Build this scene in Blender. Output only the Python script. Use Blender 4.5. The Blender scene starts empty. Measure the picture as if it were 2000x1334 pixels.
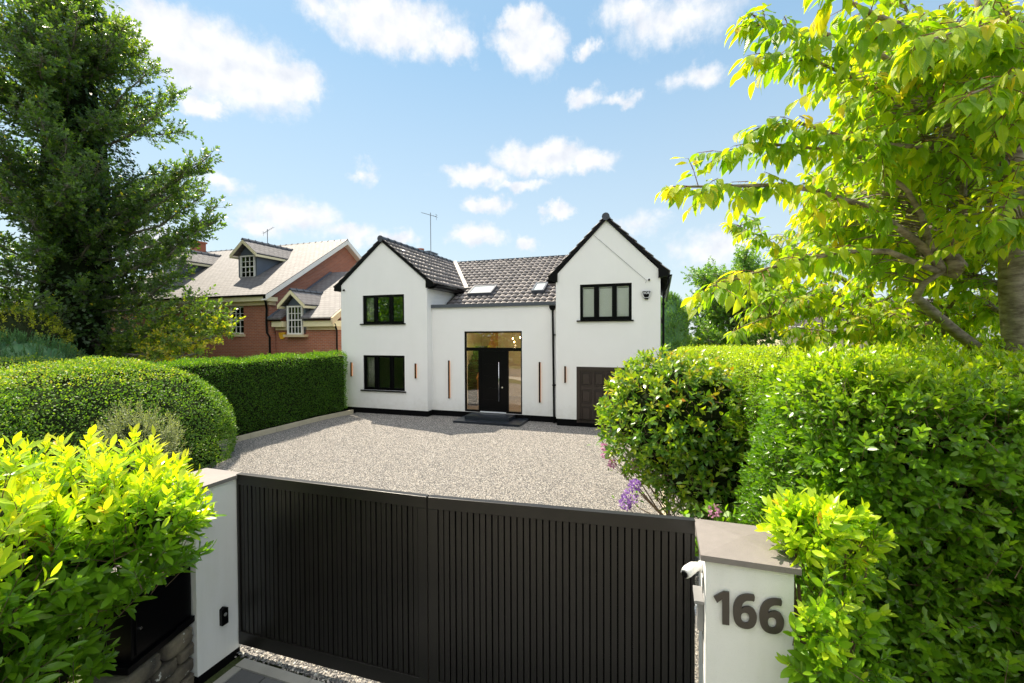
import bpy, math, random
import numpy as np
from mathutils import Matrix, Vector
random.seed(7)
RG = np.random.default_rng(11)
C = bpy.context.scene.collection
rad = math.radians

# ------------------------------------------------------------------ camera
cam_d = bpy.data.cameras.new('camera')
cam = bpy.data.objects.new('camera', cam_d)
C.objects.link(cam)
bpy.context.scene.camera = cam
cam_d.sensor_width = 36.0
cam_d.lens = 859.78 / 2000 * 36.0
cam_d.clip_start = 0.05
cam_d.clip_end = 2000
def cam_basis(yaw, pitch, roll):
    cy, sy, cp, sp = math.cos(yaw), math.sin(yaw), math.cos(pitch), math.sin(pitch)
    f = Vector((sy*cp, cy*cp, -sp)); r = Vector((cy, -sy, 0)); u = r.cross(f)
    c, s = math.cos(roll), math.sin(roll)
    return c*r + s*u, -s*r + c*u, f
r_, u_, f_ = cam_basis(rad(-18.70), rad(0.99), rad(-0.2575))
m = Matrix((r_, u_, -f_)).transposed().to_4x4()
m.translation = Vector((0, 0, 3.0))
cam.matrix_world = m

# ------------------------------------------------------------------ light
SUN_DIR = Vector((-0.62, 0.37, 1.0)).normalized()      # towards the sun
sun_d = bpy.data.lights.new('sun', 'SUN')
sun_d.energy = 4.9
sun_d.angle = rad(0.55)
sun_d.color = (1.0, 0.89, 0.72)
sun = bpy.data.objects.new('sun', sun_d)
C.objects.link(sun)
sun.rotation_euler = SUN_DIR.to_track_quat('Z', 'Y').to_euler()
sc = bpy.context.scene
sc.view_settings.view_transform = 'Standard'
sc.view_settings.look = 'None'
sc.view_settings.gamma = 1.0
sc.view_settings.exposure = 1.08
world = bpy.data.worlds.new('World')
sc.world = world
world.use_nodes = True
wn, wl = world.node_tree.nodes, world.node_tree.links
wn.clear()
def wnode(t, **k):
    n = wn.new(t)
    for a, b in k.items(): setattr(n, a, b)
    return n
def wmath(op, a, b=None, c=None, clamp=False):
    n = wn.new('ShaderNodeMath'); n.operation = op; n.use_clamp = clamp
    for i, v in enumerate((a, b, c)):
        if v is None: continue
        if isinstance(v, (int, float)): n.inputs[i].default_value = v
        else: wl.new(v, n.inputs[i])
    return n.outputs[0]
sky = wnode('ShaderNodeTexSky', sky_type='NISHITA')
sky.sun_disc = False
sky.sun_elevation = math.asin(SUN_DIR.z)
sky.sun_rotation = math.atan2(SUN_DIR.x, SUN_DIR.y) % (2*math.pi)
sky.air_density = 1.0; sky.dust_density = 0.15; sky.ozone_density = 1.5
tc = wnode('ShaderNodeTexCoord')
sep = wnode('ShaderNodeSeparateXYZ'); wl.new(tc.outputs['Generated'], sep.inputs[0])
az = wmath('MULTIPLY', wmath('ARCTAN2', sep.outputs[0], sep.outputs[1]), 57.29578)
el = wmath('MULTIPLY', wmath('ARCSINE', sep.outputs[2]), 57.29578)
comb = wnode('ShaderNodeCombineXYZ'); wl.new(az, comb.inputs[0]); wl.new(el, comb.inputs[1])
# break up the outlines of the clouds
nz = wnode('ShaderNodeTexNoise'); nz.inputs['Scale'].default_value = 0.28; nz.inputs['Detail'].default_value = 7; nz.inputs['Roughness'].default_value = 0.62
wl.new(comb.outputs[0], nz.inputs['Vector'])
sub = wnode('ShaderNodeVectorMath', operation='SUBTRACT'); wl.new(nz.outputs['Color'], sub.inputs[0]); sub.inputs[1].default_value = (0.5, 0.5, 0.5)
scl = wnode('ShaderNodeVectorMath', operation='MULTIPLY'); wl.new(sub.outputs[0], scl.inputs[0]); scl.inputs[1].default_value = (7.6, 4.2, 0)
wp = wnode('ShaderNodeVectorMath', operation='ADD'); wl.new(comb.outputs[0], wp.inputs[0]); wl.new(scl.outputs[0], wp.inputs[1])
CLOUDS = [(-51.4, 26.9, 9.3, 3.9, 1), (-45.4, 27.2, 4.5, 2.5, 1), (-56.2, 28.3, 5.6, 2.6, 1), (-53.0, 23.0, 3.0, 1.1, 0.9), (-34.0, 33.8, 9.1, 2.9, 1), (-26.4, 32.6, 3.9, 1.6, 0.8), (-16.2, 32.8, 4.6, 2.8, 1), (-17.2, 35.1, 3.3, 1.5, 0.9), (-9.1, 32.0, 1.8, 1.1, 0.7), (1.6, 33.3, 8.6, 2.6, 0.62), (-3.1, 34.9, 4.9, 2.1, 0.6), (4.2, 28.0, 3.6, 1.2, 0.6), (-9.4, 27.7, 2.9, 1.1, 0.7), (-4.7, 27.0, 2.5, 0.8, 0.6), (-14.6, 21.5, 6.6, 1.9, 1), (-8.8, 20.9, 3.8, 1.4, 0.9), (-23.2, 19.5, 4.6, 1.4, 0.9), (-17.9, 18.5, 4.0, 0.9, 0.8), (-21.9, 16.1, 3.6, 1.0, 0.85), (-13.0, 15.5, 2.3, 1.0, 0.9), (-52.2, 15.9, 2.6, 1.1, 0.7), (-45.1, 13.6, 5.8, 1.8, 0.8), (-48.7, 12.1, 3.0, 1.2, 0.8), (-38.4, 12.2, 4.7, 1.3, 0.7), (-33.3, 11.9, 2.8, 1.1, 0.8), (-23.3, 12.7, 4.0, 1.4, 0.9), (-16.5, 11.9, 2.1, 1.0, 0.9), (-2.5, 13.5, 3.7, 1.4, 0.5), (6.2, 10.1, 6.0, 2.3, 0.6), (-42.1, 33.9, 3.9, 1.4, 0.6), (-37.1, 19.2, 1.8, 1.0, 0.5), (-59.7, 9.2, 6.1, 2.4, 0.7), (18.3, 17.9, 3.8, 1.9, 0.5),
          (-85, 25, 12, 6, 1), (60, 22, 14, 5, 1), (95, 30, 10, 6, .9), (130, 20, 16, 5, 1), (170, 28, 14, 6, 1), (-160, 24, 15, 5, 1), (-125, 30, 12, 6, .9)]
acc = None
for (a, e, rx, ry, s) in CLOUDS:
    v1 = wnode('ShaderNodeVectorMath', operation='SUBTRACT'); wl.new(wp.outputs[0], v1.inputs[0]); v1.inputs[1].default_value = (a, e, 0)
    v2 = wnode('ShaderNodeVectorMath', operation='MULTIPLY'); wl.new(v1.outputs[0], v2.inputs[0]); v2.inputs[1].default_value = (1/(rx*1.18), 1/(ry*1.25), 0)
    v3 = wnode('ShaderNodeVectorMath', operation='LENGTH'); wl.new(v2.outputs[0], v3.inputs[0])
    d = wmath('MULTIPLY', wmath('SUBTRACT', 1.0, v3.outputs['Value']), s)
    acc = d if acc is None else wmath('SMOOTH_MAX', acc, d, 0.12)
nz2 = wnode('ShaderNodeTexNoise'); nz2.inputs['Scale'].default_value = 0.55; nz2.inputs['Detail'].default_value = 9; nz2.inputs['Roughness'].default_value = 0.66
wl.new(comb.outputs[0], nz2.inputs['Vector'])
dens = wmath('ADD', acc, wmath('MULTIPLY', wmath('SUBTRACT', nz2.outputs['Fac'], 0.5), 0.62))
mr = wnode('ShaderNodeMapRange', interpolation_type='SMOOTHSTEP')
mr.inputs['From Min'].default_value = -0.02; mr.inputs['From Max'].default_value = 0.58; mr.inputs['To Max'].default_value = 0.97
wl.new(dens, mr.inputs['Value'])
# thin even veil near the horizon
tint = wnode('ShaderNodeMix', data_type='RGBA', blend_type='MULTIPLY'); tint.inputs['Factor'].default_value = 1
wl.new(sky.outputs[0], tint.inputs[6]); tint.inputs[7].default_value = (0.97, 1.02, 0.84, 1)
veil = wnode('ShaderNodeMapRange'); veil.inputs['From Min'].default_value = 0; veil.inputs['From Max'].default_value = 32
veil.inputs['To Min'].default_value = 0.70; veil.inputs['To Max'].default_value = 0.0
wl.new(el, veil.inputs['Value'])
ev = wnode('ShaderNodeMix', data_type='RGBA'); ev.inputs['Factor'].default_value = 0.6; wl.new(tint.outputs[2], ev.inputs[6]); ev.inputs[7].default_value = (2.05, 3.3, 4.7, 1)
vm = wnode('ShaderNodeMix', data_type='RGBA'); wl.new(veil.outputs[0], vm.inputs['Factor']); wl.new(ev.outputs[2], vm.inputs[6]); vm.inputs[7].default_value = (4.3, 4.6, 4.7, 1)
cc = wnode('ShaderNodeMix', data_type='RGBA')
upv = wnode('ShaderNodeVectorMath', operation='ADD'); wl.new(comb.outputs[0], upv.inputs[0]); upv.inputs[1].default_value = (-0.5, 0.9, 0)
nz3 = wnode('ShaderNodeTexNoise'); nz3.inputs['Scale'].default_value = 0.35; nz3.inputs['Detail'].default_value = 5; wl.new(upv.outputs[0], nz3.inputs['Vector'])
nz4 = wnode('ShaderNodeTexNoise'); nz4.inputs['Scale'].default_value = 0.35; nz4.inputs['Detail'].default_value = 5; wl.new(comb.outputs[0], nz4.inputs['Vector'])
shade = wmath('ADD', wmath('MULTIPLY', wmath('SUBTRACT', nz4.outputs['Fac'], nz3.outputs['Fac']), 2.4), 0.72, clamp=True)
wl.new(shade, cc.inputs['Factor']); cc.inputs[6].default_value = (4.0, 4.25, 4.7, 1); cc.inputs[7].default_value = (5.35, 5.35, 5.4, 1)
cm = wnode('ShaderNodeMix', data_type='RGBA'); wl.new(mr.outputs[0], cm.inputs['Factor']); wl.new(vm.outputs[2], cm.inputs[6]); wl.new(cc.outputs[2], cm.inputs[7])
# added bright cloud, unseen behind the viewer and overhead, to lift shaded fronts
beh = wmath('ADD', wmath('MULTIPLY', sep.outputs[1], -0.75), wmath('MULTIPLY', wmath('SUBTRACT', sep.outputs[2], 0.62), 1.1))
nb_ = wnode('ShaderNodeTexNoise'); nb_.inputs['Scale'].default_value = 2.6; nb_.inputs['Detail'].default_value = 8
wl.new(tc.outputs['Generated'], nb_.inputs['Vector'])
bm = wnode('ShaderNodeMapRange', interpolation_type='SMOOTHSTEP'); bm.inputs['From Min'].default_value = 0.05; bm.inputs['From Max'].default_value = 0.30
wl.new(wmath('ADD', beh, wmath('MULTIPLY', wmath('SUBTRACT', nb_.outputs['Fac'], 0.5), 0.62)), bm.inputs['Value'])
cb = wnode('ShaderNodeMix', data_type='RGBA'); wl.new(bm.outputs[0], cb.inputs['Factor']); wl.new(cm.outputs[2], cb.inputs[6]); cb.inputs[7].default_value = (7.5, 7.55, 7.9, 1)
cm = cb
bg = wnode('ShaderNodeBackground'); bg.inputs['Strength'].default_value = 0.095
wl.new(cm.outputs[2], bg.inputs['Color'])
wo = wnode('ShaderNodeOutputWorld'); wl.new(bg.outputs[0], wo.inputs['Surface'])

# ------------------------------------------------------------------ materials
MATS = {}
class NT:
    def __init__(s, name):
        s.m = bpy.data.materials.new(name); s.m.use_nodes = True
        s.n, s.l = s.m.node_tree.nodes, s.m.node_tree.links
        s.n.clear(); s.out = s.n.new('ShaderNodeOutputMaterial'); MATS[name] = s.m
        s.tc = s.n.new('ShaderNodeTexCoord')
    def node(s, t, inp=None, **k):
        n = s.n.new(t)
        for a, b in k.items(): setattr(n, a, b)
        for a, b in (inp or {}).items(): s.put(n.inputs[a], b)
        return n
    def put(s, sock, v):
        if hasattr(v, 'links') and hasattr(v, 'is_output'): s.l.new(v, sock)
        else: sock.default_value = v
    def math(s, op, a, b=0.0, clamp=False):
        return s.node('ShaderNodeMath', {0: a, 1: b}, operation=op, use_clamp=clamp).outputs[0]
    def noise(s, scale, detail=4, rough=0.55, vec=None, out='Fac'):
        return s.node('ShaderNodeTexNoise', {'Scale': scale, 'Detail': detail, 'Roughness': rough, 'Vector': vec or s.tc.outputs['Object']}).outputs[out]
    def ramp(s, fac, stops, interp='LINEAR'):
        n = s.node('ShaderNodeValToRGB', {'Fac': fac}); cr = n.color_ramp; cr.interpolation = interp
        while len(cr.elements) < len(stops): cr.elements.new(0.5)
        for e, (p, c) in zip(cr.elements, stops): e.position = p; e.color = (*c, 1) if len(c) == 3 else c
        return n.outputs['Color']
    def mix(s, f, a, b, blend='MIX'):
        n = s.node('ShaderNodeMix', data_type='RGBA', blend_type=blend)
        s.put(n.inputs['Factor'], f)
        for i, v in ((6, a), (7, b)): s.put(n.inputs[i], (*v, 1) if isinstance(v, tuple) and len(v) == 3 else v)
        return n.outputs[2]
    def bump(s, h, dist=0.01, strength=1.0, normal=None):
        i = {'Height': h, 'Distance': dist, 'Strength': strength}
        if normal is not None: i['Normal'] = normal
        return s.node('ShaderNodeBump', i).outputs[0]
    def pbr(s, color, rough=0.6, metal=0.0, normal=None, spec=0.5, **k):
        p = s.node('ShaderNodeBsdfPrincipled')
        s.put(p.inputs['Base Color'], (*color, 1) if isinstance(color, tuple) and len(color) == 3 else color)
        s.put(p.inputs['Roughness'], rough); s.put(p.inputs['Metallic'], metal); s.put(p.inputs['Specular IOR Level'], spec)
        if normal is not None: s.l.new(normal, p.inputs['Normal'])
        for a, b in k.items(): s.put(p.inputs[a], b)
        s.l.new(p.outputs[0], s.out.inputs['Surface'])
        return s.m
def vec(t, fx, fy, fz):
    """new coordinate whose x, y, z are weighted sums of the object coordinates"""
    o = t.tc.outputs['Object']
    outs = [t.node('ShaderNodeVectorMath', {0: o, 1: w}, operation='DOT_PRODUCT').outputs['Value'] for w in (fx, fy, fz)]
    return t.node('ShaderNodeCombineXYZ', {0: outs[0], 1: outs[1], 2: outs[2]}).outputs[0]

def simple(name, col, rough=0.6, metal=0.0, var=0.12, nscale=6, bump=0.0, bscale=60, spec=0.5):
    t = NT(name)
    lo = tuple(c*(1-var) for c in col); hi = tuple(min(1, c*(1+var)) for c in col)
    c = t.mix(t.noise(nscale, 5), lo, hi)
    nrm = t.bump(t.noise(bscale, 3), bump) if bump else None
    return t.pbr(c, rough, metal, nrm, spec)

# exterior render
t = NT('white_render')
st = t.node('ShaderNodeMapping', {'Vector': t.tc.outputs['Object'], 'Scale': (3.0, 3.0, 0.35)})
c = t.mix(t.noise(1.4, 6), (0.80, 0.80, 0.785), (0.86, 0.86, 0.85))
c = t.mix(t.math('MULTIPLY', t.math('SUBTRACT', t.noise(1.5, 5, 0.6, st.outputs[0]), 0.5, True), 0.2), c, (0.55, 0.55, 0.50))
zz_ = t.node('ShaderNodeSeparateXYZ', {0: t.tc.outputs['Object']}).outputs[2]
sp = t.math('MULTIPLY', t.math('SUBTRACT', t.math('MULTIPLY', t.noise(5, 6, 0.7), 1.1), t.math('MULTIPLY', zz_, 0.9), True), 0.55, True)
c = t.mix(sp, c, (0.50, 0.46, 0.38))
t.pbr(c, 0.85, normal=t.bump(t.noise(230, 2), 0.003, 0.7))
t = NT('pillar_render')
st = t.node('ShaderNodeMapping', {'Vector': t.tc.outputs['Object'], 'Scale': (4.0, 4.0, 0.6)})
c = t.mix(t.noise(2.4, 6), (0.80, 0.80, 0.775), (0.87, 0.87, 0.855))
c = t.mix(t.math('MULTIPLY', t.math('SUBTRACT', t.noise(2.0, 6, 0.6, st.outputs[0]), 0.5, True), 0.6), c, (0.52, 0.52, 0.44))
c = t.mix(t.math('MULTIPLY', t.math('SUBTRACT', t.noise(160, 2), 0.62, True), 1.5), c, (0.45, 0.44, 0.40))
t.pbr(c, 0.85, normal=t.bump(t.noise(330, 3), 0.004, 0.8))
simple('black_metal', (0.003, 0.003, 0.0035), 0.3, var=0.2, spec=0.12)
simple('black_plinth', (0.004, 0.004, 0.0045), 0.8, bump=0.004, spec=0.08)
simple('fascia_grey', (0.07, 0.08, 0.10), 0.4)
t = NT('roof_tile')
cell = t.node('ShaderNodeTexNoise', {'Scale': 2.2, 'Detail': 6.0, 'Vector': t.tc.outputs['Object']}).outputs['Fac']
at = t.node('ShaderNodeAttribute', attribute_name='rnd').outputs['Fac']
c = t.ramp(t.math('ADD', t.math('MULTIPLY', at, 0.6), t.math('MULTIPLY', cell, 0.5)), [(0.2, (0.10, 0.092, 0.09)), (0.6, (0.17, 0.155, 0.15)), (0.9, (0.25, 0.225, 0.21))])
t.pbr(c, 0.52, normal=t.bump(t.noise(90, 3), 0.003, 0.6), spec=0.5)
simple('ridge_tile', (0.035, 0.040, 0.052), 0.45, bump=0.004)
simple('lead', (0.10, 0.125, 0.165), 0.45, var=0.2, nscale=3, bump=0.002, bscale=25)
simple('lead_valley', (0.34, 0.325, 0.30), 0.6)
simple('silver', (0.75, 0.75, 0.76), 0.25, 1.0, var=0.03)
simple('brushed_white', (0.78, 0.80, 0.84), 0.4)
simple('slate_step', (0.018, 0.023, 0.032), 0.28, var=0.35, nscale=9, bump=0.002, bscale=40)
simple('blind_white', (0.80, 0.82, 0.78), 0.8, var=0.04)
simple('curtain_cream', (0.72, 0.70, 0.62), 0.9, var=0.06)
simple('interior_wall', (0.72, 0.64, 0.50), 0.8)
simple('interior_grey', (0.30, 0.29, 0.26), 0.8)
simple('interior_floor', (0.36, 0.31, 0.25), 0.5)
simple('dark_wood', (0.05, 0.025, 0.014), 0.4)
simple('warm_wood', (0.42, 0.20, 0.07), 0.5)
simple('cream_paint', (0.82, 0.74, 0.48), 0.6, var=0.06)
simple('white_paint', (0.80, 0.79, 0.74), 0.55, var=0.05)
simple('buff_stone', (0.62, 0.50, 0.32), 0.8, var=0.15, bump=0.004)
simple('terracotta', (0.40, 0.13, 0.07), 0.8)
simple('yellow_plastic', (0.75, 0.42, 0.03), 0.4)
simple('white_plastic', (0.80, 0.80, 0.79), 0.35, var=0.03)
simple('grey_plastic', (0.22, 0.22, 0.22), 0.35)
simple('pale_screen', (0.55, 0.60, 0.66), 0.2)
simple('aerial_metal', (0.20, 0.21, 0.23), 0.4, 0.6)
simple('concrete_cap', (0.20, 0.178, 0.168), 0.62, var=0.16, nscale=14, bump=0.003, bscale=120)
simple('number_metal', (0.040, 0.033, 0.029), 0.35, var=0.2)
simple('kerb_stone', (0.52, 0.46, 0.33), 0.8, var=0.25, nscale=4, bump=0.01, bscale=30)
simple('edge_stone', (0.40, 0.39, 0.36), 0.8, var=0.2, bump=0.004)
simple('soil', (0.05, 0.035, 0.022), 0.95, var=0.4, bump=0.03, bscale=20)
t = NT('gate_metal')
c = t.mix(t.noise(3, 5), (0.008, 0.0072, 0.0064), (0.016, 0.0143, 0.0125))
t.pbr(c, t.math('ADD', 0.27, t.math('MULTIPLY', t.noise(14, 5), 0.2)), normal=t.bump(t.noise(300, 2), 0.0006, 0.5), spec=0.4)
t = NT('garage_wood')
v = t.node('ShaderNodeMapping', {'Vector': t.tc.outputs['Object'], 'Scale': (20.0, 20.0, 1.6)}).outputs[0]
c = t.mix(t.noise(3, 6, 0.6, v), (0.014, 0.009, 0.0075), (0.045, 0.029, 0.024))
t.pbr(c, 0.45, normal=t.bump(t.noise(6, 4, 0.6, v), 0.002, 0.5))

t = NT('glass_pane')
fr = t.node('ShaderNodeFresnel', {'IOR': 1.5}).outputs[0]
fac = t.math('ADD', t.math('MULTIPLY', fr, 1.3), 0.09, True)
g = t.node('ShaderNodeBsdfGlossy', {'Color': (0.95, 0.97, 1, 1), 'Roughness': 0.012, 'Normal': t.bump(t.noise(1.3, 1), 0.004, 0.5)})
tr = t.node('ShaderNodeBsdfTransparent', {'Color': (0.93, 0.95, 0.94, 1)})
mx = t.node('ShaderNodeMixShader', {0: fac, 1: tr.outputs[0], 2: g.outputs[0]})
t.l.new(mx.outputs[0], t.out.inputs['Surface'])
t = NT('glass_clear')
g = t.node('ShaderNodeBsdfGlossy', {'Color': (0.95, 0.97, 1, 1), 'Roughness': 0.02})
tr = t.node('ShaderNodeBsdfTransparent', {'Color': (0.96, 0.97, 0.96, 1)})
mx = t.node('ShaderNodeMixShader', {0: t.node('ShaderNodeFresnel', {'IOR': 1.45}).outputs[0], 1: tr.outputs[0], 2: g.outputs[0]})
t.l.new(mx.outputs[0], t.out.inputs['Surface'])
t = NT('skylight_glass')
t.pbr((0.55, 0.60, 0.60), 0.05, spec=1.0)
def emit(name, col, s):
    t = NT(name); e = t.node('ShaderNodeEmission', {'Color': (*col, 1), 'Strength': s}); t.l.new(e.outputs[0], t.out.inputs['Surface'])
emit('led_warm', (1.0, 0.42, 0.14), 0.30)
emit('bulb_warm', (1.0, 0.50, 0.18), 25.0)

# brick: runs along x + y so it works on walls facing either way
def brickmat(name, c1, c2, mortar, bw, bh, ms, v, dist=0.006, off=0.5, rough=0.85, third=None, msmooth=0.1):
    t = NT(name)
    vv = vec(t, *v)
    b = t.node('ShaderNodeTexBrick', {'Vector': vv, 'Color1': (*c1, 1), 'Color2': (*c2, 1), 'Mortar': (*mortar, 1), 'Scale': 1.0,
               'Mortar Size': ms, 'Mortar Smooth': msmooth, 'Brick Width': bw, 'Row Height': bh}, offset=off)
    c = t.mix(t.math('MULTIPLY', t.noise(3.0, 6), 0.7), b.outputs['Color'], third or tuple(x*0.7 for x in c1))
    hgt = t.math('ADD', t.math('MULTIPLY', b.outputs['Fac'], -1.0), t.math('MULTIPLY', t.noise(60, 3), 0.35))
    return t.pbr(c, rough, normal=t.bump(hgt, dist, 1.0))
brickmat('red_brick', (0.50, 0.165, 0.08), (0.36, 0.11, 0.06), (0.40, 0.33, 0.27), 0.225, 0.075, 0.009, ((1, 1, 0), (0, 0, 1), (0, 0, 0)), third=(0.30, 0.12, 0.08))
SL = (((1, 0, 0), (0, 0, 1.82), (0, 0, 0)), ((0, 1, 0), (0, 0, 1.5), (0, 0, 0)))
for nm, v in zip(('slate_roof', 'slate_dormer'), SL):
    brickmat(nm, (0.19, 0.183, 0.186), (0.12, 0.118, 0.124), (0.026, 0.026, 0.028), 0.30, 0.21, 0.014, v, dist=0.02, rough=0.7, third=(0.16, 0.145, 0.145))
brickmat('dark_tile_roof', (0.075, 0.062, 0.062), (0.10, 0.085, 0.085), (0.03, 0.027, 0.027), 0.22, 0.17, 0.012, ((1, 0, 0), (0, 0, 1.8), (0, 0, 0)), dist=0.02, rough=0.75)

# gravel sheet between the loose stones
t = NT('gravel')
vo = t.node('ShaderNodeTexVoronoi', {'Scale': 62.0, 'Randomness': 1.0, 'Vector': t.tc.outputs['Object']})
vd = t.node('ShaderNodeTexVoronoi', {'Scale': 62.0, 'Randomness': 1.0, 'Vector': t.tc.outputs['Object']}, feature='DISTANCE_TO_EDGE')
sepc = t.node('ShaderNodeSeparateColor', {0: vo.outputs['Color']})
GR = [(0.0, (0.03, 0.03, 0.035)), (0.30, (0.10, 0.10, 0.105)), (0.48, (0.22, 0.21, 0.20)), (0.66, (0.39, 0.35, 0.30)), (0.84, (0.56, 0.505, 0.43)), (1.0, (0.70, 0.68, 0.64))]
c = t.ramp(sepc.outputs[0], GR)
c = t.mix(t.math('MULTIPLY', t.noise(0.55, 5, 0.65), 0.55), c, (0.22, 0.21, 0.20))
t.pbr(c, 0.85, normal=t.bump(t.math('ADD', t.math('MULTIPLY', vd.outputs['Distance'], 1.2, True), t.math('MULTIPLY', sepc.outputs[1], 0.3)), 0.022, 1.0))
t = NT('gravel_stone')
at = t.node('ShaderNodeAttribute', attribute_name='rnd').outputs['Fac']
lg = t.noise(0.55, 5, 0.65)
t.pbr(t.mix(t.math('MULTIPLY', lg, 0.35), t.ramp(at, GR), (0.25, 0.235, 0.21)), 0.8, normal=t.bump(t.noise(150, 2), 0.002, 0.5))
t = NT('ground_soil')
c = t.ramp(t.noise(0.35, 8), [(0.35, (0.05, 0.075, 0.02)), (0.6, (0.09, 0.11, 0.035)), (0.8, (0.14, 0.12, 0.06))])
t.pbr(c, 0.95, normal=t.bump(t.noise(25, 4), 0.03))
t = NT('pavement_flags')
t.pbr(t.mix(t.noise(1.2, 6), (0.40, 0.36, 0.30), (0.52, 0.47, 0.39)), 0.85, normal=t.bump(t.noise(80, 3), 0.004))
t = NT('asphalt')
t.pbr(t.mix(t.noise(1.5, 6), (0.12, 0.115, 0.105), (0.17, 0.16, 0.15)), 0.85, normal=t.bump(t.noise(120, 3), 0.006))
t = NT('block_paving')
at = t.node('ShaderNodeAttribute', attribute_name='rnd').outputs['Fac']
c = t.ramp(at, [(0, (0.085, 0.09, 0.10)), (0.6, (0.13, 0.135, 0.145)), (1, (0.20, 0.20, 0.20))])
t.pbr(t.mix(t.math('MULTIPLY', t.noise(20, 6), 0.6), c, (0.16, 0.16, 0.155)), 0.8, normal=t.bump(t.noise(150, 4), 0.003))
t = NT('rubble_stone')
c = t.ramp(t.noise(3.5, 7, 0.62), [(0.3, (0.05, 0.045, 0.038)), (0.5, (0.16, 0.135, 0.095)), (0.68, (0.25, 0.21, 0.14))])
c = t.mix(t.ramp(t.noise(17, 4), [(0.66, (0, 0, 0)), (0.70, (1, 1, 1))]), c, (0.55, 0.55, 0.50))
t.pbr(c, 0.9, normal=t.bump(t.noise(24, 7, 0.65), 0.02))

# bark
def barkmat(name, a, b, sc=(1, 1, 1), ns=14, d=0.01):
    t = NT(name)
    v = t.node('ShaderNodeMapping', {'Vector': t.tc.outputs['Object'], 'Scale': sc}).outputs[0]
    n = t.noise(ns, 7, 0.65, v)
    t.pbr(t.ramp(n, [(0.35, a), (0.65, b)]), 0.8, normal=t.bump(n, d))
barkmat('cherry_bark', (0.12, 0.09, 0.065), (0.38, 0.32, 0.25), (1.0, 1.0, 3.2), 9, 0.008)
simple('shade_core', (0.020, 0.028, 0.012), 1.0, var=0.5, nscale=8, bump=0.06, bscale=9, spec=0.0)  # near-black matte colour painting the shade deep inside hedges and bushes
barkmat('twig_bark', (0.13, 0.055, 0.025), (0.26, 0.13, 0.06))
barkmat('grey_bark', (0.09, 0.08, 0.065), (0.22, 0.20, 0.16), (1, 1, 0.5), 16, 0.015)
barkmat('stem_bark', (0.10, 0.06, 0.035), (0.24, 0.16, 0.10))

# leaves: the colour of each leaf follows its own random number
def leafmat(name, stops, trans=0.42, tcol=1.5, rough=0.38, spec=0.5, veins=False):
    t = NT(name)
    at = t.node('ShaderNodeAttribute', attribute_name='rnd').outputs['Fac']
    c = t.ramp(at, stops)
    nrm = None
    if veins:
        uv = t.node('ShaderNodeSeparateXYZ', {0: t.node('ShaderNodeUVMap', uv_map='UVMap').outputs[0]})
        av = t.math('ABSOLUTE', uv.outputs[1])
        ph = t.math('SUBTRACT', t.math('MULTIPLY', uv.outputs[0], 70.0), t.math('MULTIPLY', av, 34.0))
        rib = t.math('MULTIPLY', t.math('ADD', t.math('SINE', ph), 1.0), 0.5)
        mid = t.math('LESS_THAN', av, 0.05)
        nrm = t.bump(t.math('ADD', rib, t.math('MULTIPLY', mid, 1.2)), 0.0022, 0.8)
        c = t.mix(t.math('MULTIPLY', t.math('MAXIMUM', mid, t.math('MULTIPLY', t.math('POWER', rib, 6.0), 0.45)), 0.30), c, (0.35, 0.42, 0.12))
    p = t.node('ShaderNodeBsdfPrincipled', {'Base Color': c, 'Roughness': rough, 'Specular IOR Level': spec})
    tcn = t.mix(1.0, c, (tcol*1.12, tcol*1.14, tcol*0.24), 'MULTIPLY')
    tl = t.node('ShaderNodeBsdfTranslucent', {'Color': tcn})
    if nrm is not None: t.l.new(nrm, p.inputs['Normal'])
    mx = t.node('ShaderNodeMixShader', {0: trans, 1: p.outputs[0], 2: tl.outputs[0]})
    t.l.new(mx.outputs[0], t.out.inputs['Surface'])
leafmat('cherry_leaf', [(0, (0.10, 0.20, 0.010)), (0.45, (0.19, 0.33, 0.012)), (0.78, (0.44, 0.49, 0.015)), (0.97, (0.56, 0.40, 0.03))], 0.5, 2.0, 0.38, 0.5, True)
leafmat('laurel_leaf', [(0, (0.085, 0.20, 0.014)), (0.42, (0.17, 0.33, 0.018)), (0.60, (0.37, 0.50, 0.025)), (0.96, (0.49, 0.57, 0.03)), (1.0, (0.60, 0.34, 0.03))], 0.42, 1.9, 0.30, 0.6)
leafmat('privet_leaf', [(0, (0.05, 0.14, 0.010)), (0.45, (0.11, 0.24, 0.013)), (0.75, (0.25, 0.40, 0.018)), (1, (0.44, 0.51, 0.02))], 0.34, 2.0, 0.34, 0.6)
leafmat('camellia_leaf', [(0, (0.045, 0.13, 0.02)), (0.35, (0.10, 0.23, 0.03)), (0.65, (0.26, 0.38, 0.03)), (0.90, (0.42, 0.44, 0.04)), (1, (0.50, 0.22, 0.03))], 0.34, 1.8, 0.30, 0.7)
leafmat('box_leaf', [(0, (0.035, 0.11, 0.010)), (0.45, (0.075, 0.18, 0.014)), (0.75, (0.20, 0.34, 0.025)), (1, (0.42, 0.48, 0.03))], 0.38, 1.8, 0.5, 0.4)
leafmat('dome_leaf', [(0, (0.055, 0.14, 0.024)), (0.4, (0.12, 0.24, 0.035)), (0.75, (0.27, 0.37, 0.05)), (1, (0.44, 0.40, 0.09))], 0.36, 1.8, 0.5, 0.4)
leafmat('holly_leaf', [(0, (0.04, 0.09, 0.028)), (0.5, (0.085, 0.155, 0.035)), (0.80, (0.20, 0.28, 0.04)), (0.96, (0.55, 0.46, 0.05))], 0.48, 2.1, 0.36, 0.6)
leafmat('ivy_leaf', [(0, (0.02, 0.055, 0.014)), (1, (0.06, 0.13, 0.022))], 0.2, 1.4, 0.4, 0.5)
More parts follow.
